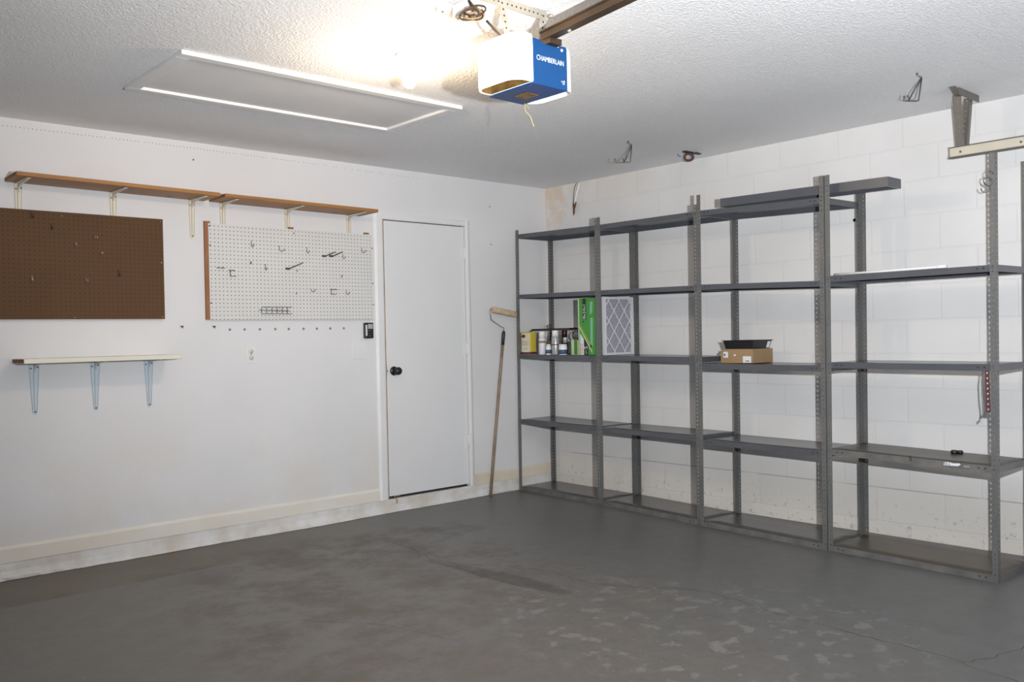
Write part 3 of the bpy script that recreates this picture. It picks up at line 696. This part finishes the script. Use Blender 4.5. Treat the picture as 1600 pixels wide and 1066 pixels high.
# ---------------------------------------------------------------- steel shelving
def flange(b, Ln, W, pitch=.0254, r=.0040, along='x'):
    n = int(Ln/pitch); p = Ln/n; bb = bmesh.new()
    hx = W*.52
    def P(u, z): return (u, 0, z) if along == 'x' else (0, u, z)
    prev = None
    for i in range(n):
        z0 = i*p; z1 = z0+p; zc = (z0+z1)/2
        if prev is None: bot = [bb.verts.new(P(u, z0)) for u in (0, hx, W)]
        else: bot = prev
        top = [bb.verts.new(P(u, z1)) for u in (0, hx, W)]
        ml, mr = bb.verts.new(P(0, zc)), bb.verts.new(P(W, zc))
        ring = [bot[0], bot[1], bot[2], mr, top[2], top[1], top[0], ml]
        ang = [-135, -90, -45, 0, 45, 90, 135, 180]
        hv = [bb.verts.new(P(hx+r*math.cos(math.radians(a)), zc+r*math.sin(math.radians(a)))) for a in ang]
        for k in range(8): bb.faces.new((ring[k], ring[(k+1) % 8], hv[(k+1) % 8], hv[k]))
        prev = top
    bmesh.ops.recalc_face_normals(bb, faces=bb.faces[:])
    bmesh.ops.solidify(bb, geom=bb.faces[:], thickness=.0016)
    me = bpy.data.meshes.new('tmp'); bb.to_mesh(me); bb.free(); b.from_mesh(me); bpy.data.meshes.remove(me)
PW = .028
def post_mesh(Ln):
    b = B(); flange(b, Ln, PW, along='x'); flange(b, Ln, PW, along='y')
    me = bpy.data.meshes.new('post'); bmesh.ops.recalc_face_normals(b, faces=b.faces[:]); b.to_mesh(me); b.free(); me.materials.append(M_post); return me
PM = {}
def post(parent, u, v, rot, Ln, z=0.0):
    if Ln not in PM: PM[Ln] = post_mesh(Ln)
    o = bpy.data.objects.new('post', PM[Ln]); C.objects.link(o); o.parent = parent; o.location = (u, v, z); o.rotation_euler = (0, 0, rot); return o
def shelf_bm(w, d, h, dz=0.0, sag=.004, holes=True, ret=.010):
    """pressed steel shelf: tray top, four turned-down lips with inward returns; dz lifts its far (right) end"""
    b = bmesh.new(); nx, ny = 12, 4; g = []
    Z = lambda u: dz*u/w
    for i in range(nx+1):
        for j in range(ny+1):
            u, v = w*i/nx, d*j/ny
            s = sag*math.sin(PI*i/nx)*math.sin(PI*j/ny)
            g.append(b.verts.new((u, v, Z(u)-s)))
    I = lambda i, j: g[i*(ny+1)+j]
    for i in range(nx):
        for j in range(ny): f = b.faces.new((I(i, j), I(i+1, j), I(i+1, j+1), I(i, j+1))); f.material_index = 1; f.smooth = True
    loop = [I(i, 0) for i in range(nx+1)]+[I(nx, j) for j in range(1, ny+1)]+[I(i, ny) for i in range(nx-1, -1, -1)]+[I(0, j) for j in range(ny-1, 0, -1)]
    low = [b.verts.new(v.co+Vector((0, 0, -h))) for v in loop]
    def inw(v): 
        c = v.co.copy(); c.x = min(max(c.x, ret), w-ret); c.y = min(max(c.y, ret), d-ret); c.z += .001; return c
    rr = [b.verts.new(inw(v)) for v in low]
    n = len(loop)
    for k in range(n):
        k2 = (k+1) % n
        b.faces.new((loop[k2], loop[k], low[k], low[k2])); b.faces.new((low[k2], low[k], rr[k], rr[k2]))
    b.normal_update()
    bmesh.ops.recalc_face_normals(b, faces=b.faces[:])
    bmesh.ops.solidify(b, geom=b.faces[:], thickness=.0012)
    b.normal_update()
    for f in b.faces:   # only the upper surface is the worn top
        if f.material_index == 1 and f.normal.z < .5: f.material_index = 0
    if holes:
        for u in (.055, .085, w-.085, w-.055):
            for (yy, s) in ((-.0018, 1), (d+.0018, -1)):
                c = Vector((u, yy, Z(u)-h*.45)); vs = [b.verts.new(c+Vector((.0042*math.cos(2*PI*j/8), 0, .0042*math.sin(2*PI*j/8)))) for j in range(8)]
                f = b.faces.new(vs); f.material_index = 2
    return b
LH = .033; DEP = .385
def unit(label, fl, fr, levels, lpost, rpost, tops):
    fl, fr = Vector(fl), Vector(fr); dv = fr-fl; w = dv.length; a = math.atan2(dv.y, dv.x)
    t = thing('shelving_unit', label, 'shelving unit', (fl.x, fl.y, .0085), a, 'grey steel shelving units along the block wall')
    t.rotation_mode = 'XYZ'; t.rotation_euler = (0, math.radians(.62), a)
    post(t, 0, 0, 0, lpost, -.007); post(t, w, 0, PI/2, rpost); post(t, w, DEP, PI, rpost); post(t, 0, DEP, -PI/2, lpost, -.007)
    levels = [(zl-.0085, zr-.0006) for zl, zr in levels]
    e = .0032
    for k, (zl, zr) in enumerate(levels):
        bm_ = shelf_bm(w-2*e, DEP-2*e, LH, zr-zl, sag=.005 if k else .002)
        mk('shelf', bm_, [M_shelf if k and not (k == 1 and tops[1] is M_rust) else M_scuff, tops[k], M_hole], t, (e, e, zl-.001), fix=False)
    # bolts through the post flanges at each shelf
    for (u, v) in ((PW*.52, -.0016), (w-PW*.52, -.0016)):
        for (zl, zr) in levels[1:]:
            z = (zl if u < w/2 else zr)-.014; b = B(); lathe(b, [(.0052, 0), (.0052, -.003), (.003, -.0045), (0, -.0046)], (u, v, z), 'y', 8); mk('bolt', b, M_boltm, t)
    return t, w, a
M_boltm = mat('grey_bolt', (.16, .16, .16, 1), .35, .5)
T5 = [M_shelftop]*5
U1 = unit('grey steel shelving unit nearest the corner, holding cans and a green carton', (-.410, -.050), (-.425, -.950), [(.036, .034), (.580, .572), (1.106, 1.098), (1.590, 1.577), (2.076, 2.057)], 2.109, 2.109, T5)
U2 = unit('grey steel shelving unit, second from the corner, holding a white pleated filter', (-.429, -.954), (-.522, -1.906), [(.034, .036), (.571, .580), (1.098, 1.094), (1.576, 1.560), (2.055, 2.038)], 2.108, 2.080, T5)
U3 = unit('grey steel shelving unit, third from the corner, carrying the cardboard box', (-.545, -1.922), (-.600, -2.828), [(.036, .036), (.565, .566), (1.052, 1.050), (1.560, 1.531), (2.034, 2.000)], 2.132, 2.118, T5)
U4 = unit('grey steel shelving unit nearest the camera with rusty lower shelves and no top shelf', (-.602, -2.837), (-.647, -3.744), [(.036, .036), (.581, .570), (1.068, 1.067), (1.551, 1.552)], 2.117, 2.092, [M_rust, M_rust, M_shelftop, M_shelftop])
# marks on the rusty shelf edge of unit four
def onlip(U, lvl_z, u, name, bm_, m):
    return mk(name, bm_, m, U[0])
b = B(); prism(b, [(0, 0), (.070, .002), (.085, .010), (.080, .017), (.045, .014), (.030, .018), (.002, .016)], lambda u, v, tt: (.648+u, tt, .549+v), .0012, .0022); mk('torn_label', b, M_label, U4[0])
b = B(); prism(b, [(0, 0), (.030, 0), (.034, .008), (.002, .008)], lambda u, v, tt: (.745+u, tt, .550+v), .0014, .0022); mk('torn_label', b, M_galv, U4[0])
text('lettering', '5', .034, M_hole, U4[0], (.468, .0012, .563), (1, 0, 0), (0, 0, 1), .0004)
text('lettering', '03-2', .017, M_hole, U4[0], (.650, .0008, .557), (1, 0, 0), (0, 0, 1), .0003)

# loose shelf panel lying across the top of unit three
b = shelf_bm(1.085, .150, .052, -.022, sag=.004, holes=False, ret=.016)
o = mk('spare_shelf_panel', b, [M_shelf, M_shelftop, M_hole], None, (-.520, -2.105, 2.092), (0, 0, math.atan2(-1.10, -.020)), fix=False)
tag(o, 'loose blue-grey shelf panel lying on top of the shelving and sticking out to the right', 'shelf panel')
# white tube along the front of the topmost shelf of unit four
b = B(); tube(b, [(0, 0, 0), (.30, 0, -.0005), (.60, 0, 0)], .0065, 10); box(b, .585, .625, -.010, .010, -.0065, .0085)
o = mk('white_rod', b, M_white, None, (-.560, -2.880, 1.5600), (0, 0, math.atan2(-.60, -.02)))
tag(o, 'thin white rod lying along the front of the top shelf nearest the camera', 'rod')
b = B(); box(b, -.030, .030, -.020, .020, 0, .008, bev=.002); tag(mk('steel_clip', b, M_galv, None, (-.545, -2.90-.03, 1.5525), (0, 0, 1.5)), 'flat galvanised clip at the left end of the white rod', 'clip')
b = B(); lathe(b, [(0, 0), (.016, 0), (.018, .004), (.018, .014), (.014, .018), (0, .018)], (-.018, 0, 0), n=16); lathe(b, [(0, 0), (.014, 0), (.016, .004), (.016, .012), (.010, .016), (0, .016)], (.012, 0, 0), n=16)
tag(mk('black_fitting', b, M_black, None, (-.300, -3.43, .5705), (0, 0, -.8)), 'small black fitting at the back of the rusty shelf nearest the camera', 'fitting')

# red strap and cord hanging on the last post
t = thing('hanging_strap', 'dark red perforated strap and grey cord hanging below the shelf by the last post', 'strap', (-.634, -3.706, 1.060))
b = strap((0, 0, 0), (.0, -.003, -.232), .020, (.35, -.9, 0), pitch=.0254, th=.003); mk('strap', b, [M_red, M_angle], t)
b = B(); tube(b, [(.004, .020, -.03), (.003, .026, -.08), (.002, .024, -.15), (.002, .018, -.22), (0, .024, -.25), (-.002, .034, -.262)], .0035, 6); tube(b, [(0, .024, -.25), (-.002, .036, -.250)], .002, 5); mk('cord', b, M_angle, t)
# s hooks on the last post
for k, (z, y, lb) in enumerate(((1.985, 0, 'upper wire S-hook hooked through the last post'), (1.955, .012, 'lower wire S-hook hooked on the last post, overlapping the other'))):
    b = B(); r_ = .016; pts = []
    for j in range(12): a = math.radians(-60+j*24); pts.append((0, r_*math.cos(a), r_+r_*math.sin(a)))
    for j in range(1, 12): a = math.radians(100-j*24) ; pts.append((0, -.002+r_*1.1*math.cos(a+PI)*-1, -r_*1.1+r_*1.1*math.sin(a)))
    pts = [(0, .016, .022), (0, .010, .034), (0, -.002, .037), (0, -.013, .030), (0, -.014, .018), (0, -.004, .006), (0, .006, -.004), (0, .010, -.018), (0, .002, -.030), (0, -.012, -.034), (0, -.022, -.026), (0, -.026, -.012)]
    pts = [(p[0], -p[1], p[2]) for p in pts]
    tube(b, pts, .0026, 8)
    tag(mk('s_hook', b, M_wire, None, (-.6540-.004*k, -3.742+y, z-.02), (0, 0, .2)), lb, 'hook', 'wire S-hooks on the last post')

# ---------------------------------------------------------------- things on the shelves
S3 = 1.1035
t = thing('solvent_tin', 'cream and yellow rectangular tin with an oval emblem on the shelf nearest the corner', 'tin', (-.355, -.134, S3))
b = B(); box(b, -.032, .032, -.058, .058, 0, .182, bev=.006); mk('body', b, mat('yellow_tin', '#cdb84a', .35), t)
b = B(); box(b, -.0332, -.0322, -.050, .050, .012, .172); mk('front_label', b, mat('cream_tin_label', '#e6e2ca', .5, nscale=20, col2='#d4ccae'), t)
b = B(); lathe(b, [(.019, -.0336), (.019, -.0342), (0, -.0344)], (0, .022, .148), 'x', 20); 
for v in b.verts: v.co.z = .148+(v.co.z-.148)*.72; v.co.y = .022+(v.co.y-.022)*1.25
mk('oval_emblem', b, mat('maroon_print', '#7a4444', .5), t)
b = B(); box(b, -.0334, .033, -.0595, .0595, .004, .022, bev=.003); mk('purple_band', b, mat('purple_print', '#5a2048', .45), t)
b = B(); box(b, -.0337, -.0332, -.020, .045, .098, .100); box(b, -.0337, -.0332, -.035, .045, .082, .084); box(b, -.0337, -.0332, -.02, .02, .045, .048); mk('print_lines', b, M_crack, t)
b = B(); lathe(b, [(.012, .1815), (.012, .190), (0, .190)], (0, -.03, 0), 'z', 14); mk('screw_cap', b, M_black, t)
def can(name, label, cat, x, y, r, h, cap_h, body_m, cap_m, bands=(), capr=.85):
    t = thing(name, label, cat, (x, y, S3-.004*(-y) ))
    b = B(); bh = h-cap_h
    lathe(b, [(0, 0), (r*.96, 0), (r, .003), (r, bh-.008), (r*.9, bh), (r*capr*.98, bh+.001), (0, bh+.001)], n=24); mk('body', b, body_m, t)
    b = B(); lathe(b, [(0, bh+.0015), (r*capr, bh+.0015), (r*capr, h-.004), (r*capr*.93, h), (0, h)], n=24); mk('cap', b, cap_m, t)
    for z0, z1, m_ in bands:
        b = B(); lathe(b, [(r+.0004, z0), (r+.0006, z1)], n=24); mk('label_band', b, m_, t)
    return t
m_wc = mat('white_can_print', (.70, .70, .76, 1), .35); m_bb = mat('blue_label_print', '#3a5a78', .4); m_dr = mat('dark_red_cap', '#2c1012', .4); m_gc = mat('grey_can', (.42, .43, .44, 1), .3, .3)
m_bd = mat('brown_gold_band', '#7a4a3a', .45, nscale=60, col2='#b0a060'); m_dk = mat('dark_can', (.05, .045, .045, 1), .4, nscale=50, col2=(.3, .22, .15, 1))
can('spray_can', 'tall white spray can with a brown band, right beside the yellow tin', 'spray can', -.350, -.289, .030, .186, .056, m_wc, M_white, [(.093, .110, m_bd)])
can('small_bottle', 'small white bottle with a blue label between two tall spray cans', 'bottle', -.370, -.378, .0215, .082, .014, M_white, M_white, [(.010, .040, m_bb)], .8)
can('spray_can', 'dark patterned can partly hidden behind the small white bottle', 'spray can', -.285, -.345, .026, .150, .040, m_dk, M_black)
can('spray_can', 'tall grey spray can with a white cap, in the middle of the shelf group', 'spray can', -.345, -.432, .031, .190, .050, m_gc, M_white, [(.075, .082, M_crack)])
can('spray_can', 'can with a dark red cap standing behind the small white jar', 'spray can', -.262, -.452, .026, .190, .075, M_black, m_dr)
can('spray_can', 'can with a plain grey cap right behind the small white jar', 'spray can', -.305, -.500, .022, .135, .045, M_black, m_gc)
can('small_jar', 'squat white jar with blue print at the front of the shelf group', 'jar', -.362, -.530, .033, .082, .010, M_white, M_white, [(.006, .040, m_bb)], .97)
t = thing('narrow_carton', 'narrow pale carton with a green centre stripe left of the big green carton', 'carton', (-.300, -.632, S3-.004))
b = B(); box(b, -.03, .03, -.045, .045, 0, .115, bev=.001); mk('body', b, M_palegreen, t)
b = B(); box(b, -.0312, -.0302, -.020, .012, .004, .113); mk('stripe', b, mat('dark_green_print', '#4a7a34', .5), t)
t = thing('wire_coil', 'loose coil of grey wire on top of the narrow carton', 'wire', (-.300, -.615, S3+.148))
b = B()
for k in range(4): tube(b, [(random.uniform(-.003, .003)+.006*k-.01, (.036+.002*k)*math.cos(2*PI*j/20), (.034)*math.sin(2*PI*j/20)) for j in range(20)], .003, 6, closed=True)
tube(b, [(0, .03, .02), (0, .05, .05), (.0, .015, .062), (0, -.03, .045), (0, -.03, -.01)], .0022, 6)
mk('wire', b, M_wire, t)
t = thing('paint_tray', 'flat black tray lying on top of the rear cans', 'tray', (-.235, -.345, S3+.191))
b = B(); box(b, -.085, .085, -.225, .195, 0, .003); 
for (x0, x1, y0, y1) in ((-.090, -.085, -.23, .20), (.085, .090, -.23, .20), (-.09, .09, .195, .20), (-.09, .09, -.23, -.225)): box(b, x0, x1, y0, y1, 0, .014)
mk('tray_body', b, M_black, t)
t = thing('metal_cup', 'small tangle of grey wire loops on the black tray', 'wire loops', (-.260, -.285, S3+.1945)); t.name = 'wire_loops'
b = B()
for k in range(5): 
    a = k*1.3; tube(b, [(.012*math.cos(a)+.5*.02*math.cos(2*PI*j/14)*math.sin(a), .02*math.cos(2*PI*j/14), .020+.016*math.sin(2*PI*j/14)+.002*k) for j in range(14)], .0015, 5, closed=True)
box(b, -.02, .02, -.03, .03, 0.0005, .004)
mk('loops', b, M_wire, t)
# green filter carton
t = thing('filter_carton', 'tall green air filter carton standing between the first two shelving units', 'carton', (-.290, -.843, 1.099))
b = B(); box(b, -.090, .085, -.127, .127, 0, .428, bev=.002); mk('carton_body', b, M_green, t)
fxx = -.0902
def dec(name, poly, m, k=1): 
    b = B(); prism(b, poly, lambda u, v, tt: (tt, .127-u, v), fxx-.0004*k-.0004, fxx-.0004*k); o = mk(name, b, m, t); return o
dec('print_patch', [(.0, .001), (.010, .001), (.012, .427), (.0, .427)], M_palegreen)
dec('print_stripe', [(.012, .225), (.020, .232), (.140, .060), (.140, .030)], M_yellowp)
dec('print_stripe', [(.012, .205), (.012, .222), (.140, .027), (.140, .010)], M_palegreen, 2)
o = dec('size_label', [(.048, .245), (.083, .265), (.083, .426), (.048, .426)], M_black, 2)
text('lettering', '18x24x1', .036, M_label, o, (fxx-.0020, .127-.066, .255), (0, 0, 1), (0, 1, 0), .0004, sx=1.05)
o = dec('bar_label', [(.018, .002), (.055, .002), (.055, .120), (.018, .165)], M_label, 3)
text('lettering', 'HDX', .036, mat('orange_print', '#c07050', .5), o, (fxx-.0024, .127-.037, .012), (0, 0, 1), (0, 1, 0), .0004)
o = dec('count_label', [(.058, .002), (.098, .002), (.098, .070), (.058, .130)], M_black, 3)
text('lettering', '5', .046, M_label, o, (fxx-.0024, .127-.078, .046), (0, 0, 1), (0, 1, 0), .0004)
text('lettering', 'QTY', .015, M_label, o, (fxx-.0024, .127-.078, .010), (0, 0, 1), (0, 1, 0), .0004)
for z0, z1 in ((.30, .40), (.05, .28)):
    dec('print_patch', [(.120, z0), (.145, z0+.02), (.150, z1), (.125, z1)], M_teal, 1)
for z0, z1 in ((.26, .40), (.02, .15)):
    dec('print_patch', [(.205, z0), (.225, z0), (.225, z1), (.205, z1)], M_palegreen, 2)
# pleated filter
t = thing('pleated_filter', 'white pleated air filter with a diamond lattice standing beside the green carton', 'air filter', (-.240, -.991, 1.099))
b = B(); n = 60; w, hh = .285, .395; rows = []
for i in range(n+1):
    z = .018+hh*i/n; yy = -.004 if i % 2 else .006
    rows.append((b.verts.new((-w/2, yy, z)), b.verts.new((w/2, yy, z))))
for i in range(n): b.faces.new((rows[i][0], rows[i][1], rows[i+1][1], rows[i+1][0]))
mk('pleats', b, M_filter, t, fix=False)
b = B(); W2, H2 = .165, .430
for (x0, x1, z0, z1) in ((-W2, -W2+.022, 0, H2), (W2-.022, W2, 0, H2), (-W2+.022, W2-.022, 0, .018), (-W2+.022, W2-.022, H2-.018, H2)): box(b, x0, x1, -.012, .012, z0, z1)
mk('frame', b, M_filterframe, t)
b = B()
def strip2(x0, z0, x1, z1, wd_, yy):
    d = Vector((x1-x0, 0, z1-z0)); nn = Vector((-d.z, 0, d.x)).normalized()*wd_/2
    prism(b, [(-1, 0), (1, 0), (1, 1), (-1, 1)], lambda u, v, tt: Vector((x0, 0, z0))+d*v+nn*u+Vector((0, tt, 0)), yy, yy-.0012)
for c in (-2, -1, 0, 1, 2, 3):
    for s in (1, -1):
        pts = [(x, .10+s*1.30*x+c*.150) for x in [-.144+.003*k for k in range(97)]]
        pts = [q for q in pts if .016 < q[1] < .414]
        if len(pts) > 3: strip2(pts[0][0], pts[0][1], pts[-1][0], pts[-1][1], .009, -.0095 if s > 0 else -.0110)
mk('lattice', b, M_filterframe, t)
# cardboard box with the black tray on it
t = thing('cardboard_box', 'small brown cardboard box with white labels on the third shelving unit', 'box', (-.305, -2.142, 1.0505))
b = B(); box(b, -.115, .115, -.112, .112, 0, .090, bev=.0015); mk('carton_body', b, M_card, t)
b = B(); box(b, -.1168, -.1158, .070, .105, .035, .072); mk('shipping_label', b, M_label, t)
b = B(); box(b, -.1168, -.1158, -.100, -.040, .004, .044); mk('shipping_label', b, M_label, t)
b = B(); box(b, -.1174, -.1169, -.086, -.060, .012, .017); box(b, -.1174, -.1169, .090, .100, .046, .060); mk('print', b, M_crack, t)
b = B(); box(b, -.1168, -.1158, .012, .026, .046, .056); mk('sticker', b, M_ivory, t)
b = B(); prism(b, [(0, 0), (.016, .002), (.014, .070), (0, .075)], lambda u, v, tt: (-.112+tt, .113+u, .002+v), 0, .003); mk('flap', b, M_card, t)
t = thing('black_tray', 'black plastic tray with sloping sides sitting on the cardboard box', 'tray', (-.305, -2.142, 1.1412))
b = B()
def ring(s1, s2, z): return [b.verts.new((sx*s1, sy*s2, z)) for sx, sy in ((-1, -1), (1, -1), (1, 1), (-1, 1))]
r0 = ring(.098, .098, 0); r1 = ring(.108, .110, .050); r2 = ring(.116, .118, .052); r3 = ring(.116, .118, .055); r4 = ring(.106, .108, .054); r5 = ring(.096, .096, .003)
for a_, c_ in ((r0, r1), (r1, r2), (r2, r3), (r3, r4), (r4, r5)):
    for k in range(4): b.faces.new((a_[k], a_[(k+1) % 4], c_[(k+1) % 4], c_[k]))
b.faces.new(r0[::-1]); b.faces.new(r5)
mk('tray_body', b, M_black, t)
b = B(); prism(b, [(.055, .004), (.090, .004), (.096, .044), (.062, .044)], lambda u, v, tt: (u, -.0985-.012*v/.05-tt, v), .0005, .0012); mk('label', b, M_label, t)

# ---------------------------------------------------------------- on the ceiling by the right wall
def ladder_hook(x, y, label, ln, tilt):
    b = B(); dv = Vector((.742, -.67, 0)); dn = Vector((.67, .742, 0))
    P = lambda s, q, z: dv*s+dn*q+Vector((0, 0, z))
    tube(b, [P(-.022, 0, -.001), P(-.022, 0, -.012), P(-.004, 0, -.020), P(0, 0, -.026)], .0044, 8)
    tube(b, [P(0, 0, -.024), P(-.004-tilt*.4, 0, -.08), P(-.010-tilt*.6, 0, -.134), P(-.03, .004, -.136), P(-ln, .006, -.134), P(-ln+.003, .006, -.110)], .0038, 8)
    tube(b, [P(0, 0, -.024), P(-.020-tilt, .012, -.08), P(-.046-tilt, .018, -.130), P(-.052-tilt, .0, -.134), P(-.058-tilt, -.004, -.110)], .0036, 8)
    tag(mk('ceiling_hook', b, M_wire, None, (x, y, H)), label, 'hook', 'bent wire hooks in the ceiling')
ladder_hook(-.840, -1.660, 'bent wire hanging hook in the ceiling above the second shelving unit', .110, 0.0)
ladder_hook(-.860, -3.515, 'bent wire hanging hook in the ceiling, the one nearer the garage door track', .088, .012)
t = thing('strap_clamp', 'blue and red-brown spring clamp hanging from the ceiling above the shelving', 'clamp', (-.262, -1.676, H))
dv = Vector((.742, -.67, 0))
b = B(); box(b, -.050, .040, -.015, .012, -.010, -.0008); prism(b, [(.02, -.010), (.075, -.022), (.078, -.016), (.045, -.004)], lambda u, v, tt: (u*.8, -u*.7+tt, v), -.012, .012); mk('plate', b, M_grip, t)
b = B(); cs = [dv*(.028*math.cos(2*PI*j/18)+.002)+Vector((0, 0, -.038+.024*math.sin(2*PI*j/18))) for j in range(18)]; tube(b, cs, .0085, 8, closed=True); mk('loop', b, M_redbr, t)
b = B(); tube(b, [dv*(.030*math.cos(a)+.008)+Vector((0.012, .012, -.034+.024*math.sin(a))) for a in [math.radians(q) for q in range(-80, 100, 20)]], .008, 8)
tube(b, [dv*-.050+Vector((0, 0, -.034)), dv*-.066+Vector((0, 0, -.026)), dv*-.072+Vector((0, 0, -.014))], .004, 6); mk('blue_band', b, M_bluestrap, t)
# conduit with rusty end on the block wall near the corner
t = thing('conduit_stub', 'bent white conduit with a rusted end sticking out of the top of the block wall', 'conduit', (-.020, -.385, 2.40))
b = B(); tube(b, [(.008, -.035, .090), (-.004, -.030, .060), (-.006, -.010, .010), (-.004, .012, -.045), (-.002, .020, -.080)], .0095, 10); mk('pipe', b, M_casing, t)
b = B(); tube(b, [(.002, .000, .088), (-.010, .012, .050), (-.008, .028, -.02), (-.006, .030, -.075)], .0028, 6); mk('wire', b, M_wire, t)
b = B(); tube(b, [(-.004, .034, -.070), (-.006, .028, -.105), (-.004, .030, -.150), (-.004, .036, -.172)], [.006, .009, .008, .003], 8); tube(b, [(-.004, .004, -.066), (-.006, .014, -.100), (-.006, .026, -.125)], [.004, .006, .005], 8); mk('rusted_end', b, M_rustend, t)
b = B(); lathe(b, [(.011, -.0003), (.009, -.0015), (0, -.002)], (0, -2.724, 1.925), 'x', 7); tag(mk('wall_hole', b, M_hole), 'small black hole in the block wall behind the third shelving unit', 'hole')

# garage door track hung from the ceiling on angle irons
t = thing('garage_door_track', 'cream galvanised garage door track end hung from the ceiling by perforated angle irons', 'garage door track', (-.300, -3.420, 0))
tx, ty = -.300, -3.420
b = B()
def pr(y0, y1, z0, z1): 
    prism(b, [(-.0, 0), (-.003, 0), (-.003, .054), (0, .054)], lambda u, v, tt: (u, tt, z0+v+(z1-z0)*((y0-tt)/(y0-y1))), y1, y0)
y0_, y1_ = 0.0, -2.9
def tz(y): return 2.158
def trk(poly, mi):
    a = [b.verts.new((u, y0_, tz(y0_)+v)) for u, v in poly]; c = [b.verts.new((u, y1_, tz(y0_)+v)) for u, v in poly]; n = len(poly)
    for f in [b.faces.new(a), b.faces.new(c[::-1])]+[b.faces.new((a[i], c[i], c[(i+1) % n], a[(i+1) % n])) for i in range(n)]: f.material_index = mi
trk([(-.003, 0), (0, 0), (0, .052), (-.003, .052)], 0)
trk([(-.012, .052), (.028, .052), (.028, .055), (-.012, .055)], 1)
trk([(-.012, -.003), (.028, -.003), (.028, 0), (-.012, 0)], 1)
trk([(-.014, -.008), (-.011, -.008), (-.011, .004), (-.014, .004)], 1)
mk('track', b, [M_track, M_trackdk], t)
for yy in (-.055, -.35, -.8):
    b = B(); lathe(b, [(.006, -.003), (.006, -.006), (.003, -.008), (0, -.008)], (0, yy, 2.184), 'x', 8); mk('bolt', b, M_screw, t)
# two drops of punched angle
def angle_drop(p0, p1, da, db, W, name, holes=(1, 1)):
    p0, p1 = Vector(p0), Vector(p1); d = (p1-p0); Ln = d.length; d.normalize(); da = Vector(da).normalized(); db = Vector(db).normalized(); b = B()
    for ax_, hf in ((da, holes[0]), (db, holes[1])):
        nn = d.cross(ax_).normalized(); k = 0; pitch = .0254; n = int(Ln/pitch)
        bb = bmesh.new(); prev = None; hx = W*.55; r = .0042
        for i in range(n):
            z0 = Ln*i/n; z1 = Ln*(i+1)/n; zc = (z0+z1)/2
            PP = lambda u, z: p0+ax_*u+d*z
            bot = prev or [bb.verts.new(PP(u, z0)) for u in (0, hx, W)]
            top = [bb.verts.new(PP(u, z1)) for u in (0, hx, W)]; ml, mr = bb.verts.new(PP(0, zc)), bb.verts.new(PP(W, zc))
            rg = [bot[0], bot[1], bot[2], mr, top[2], top[1], top[0], ml]
            hv = [bb.verts.new(PP(hx+r*math.cos(math.radians(a)), zc+r*math.sin(math.radians(a)))) for a in (-135, -90, -45, 0, 45, 90, 135, 180)]
            for q in range(8): bb.faces.new((rg[q], rg[(q+1) % 8], hv[(q+1) % 8], hv[q]))
            prev = top
        bmesh.ops.recalc_face_normals(bb, faces=bb.faces[:]); bmesh.ops.solidify(bb, geom=bb.faces[:], thickness=.002)
        me = bpy.data.meshes.new('tmp'); bb.to_mesh(me); bb.free(); b.from_mesh(me); bpy.data.meshes.remove(me)
    return mk(name, b, M_angle, t, fix=False)
angle_drop((-.070, -.045, 2.476), (.010, -.030, 2.175), (0, -1, 0), (1, 0, 0), .044, 'angle_drop')
angle_drop((.060, -.085, 2.476), (.026, -.070, 2.175), (0, 1, 0), (1, 0, 0), .032, 'angle_drop')
b = B(); box(b, -.135, .125, -.105, -.070, H-.0035, H-.0008); box(b, -.135, .125, -.107, -.104, H-.038, H-.0008); mk('ceiling_angle', b, M_angle, t)
b = B(); prism(b, [(-.19, 0), (-.11, -.012), (-.09, -.034), (-.13, -.030), (-.16, -.012)], lambda u, v, tt: (u, -.09+tt, H-.002+v), -.016, .016); mk('bent_tab', b, M_angle, t)
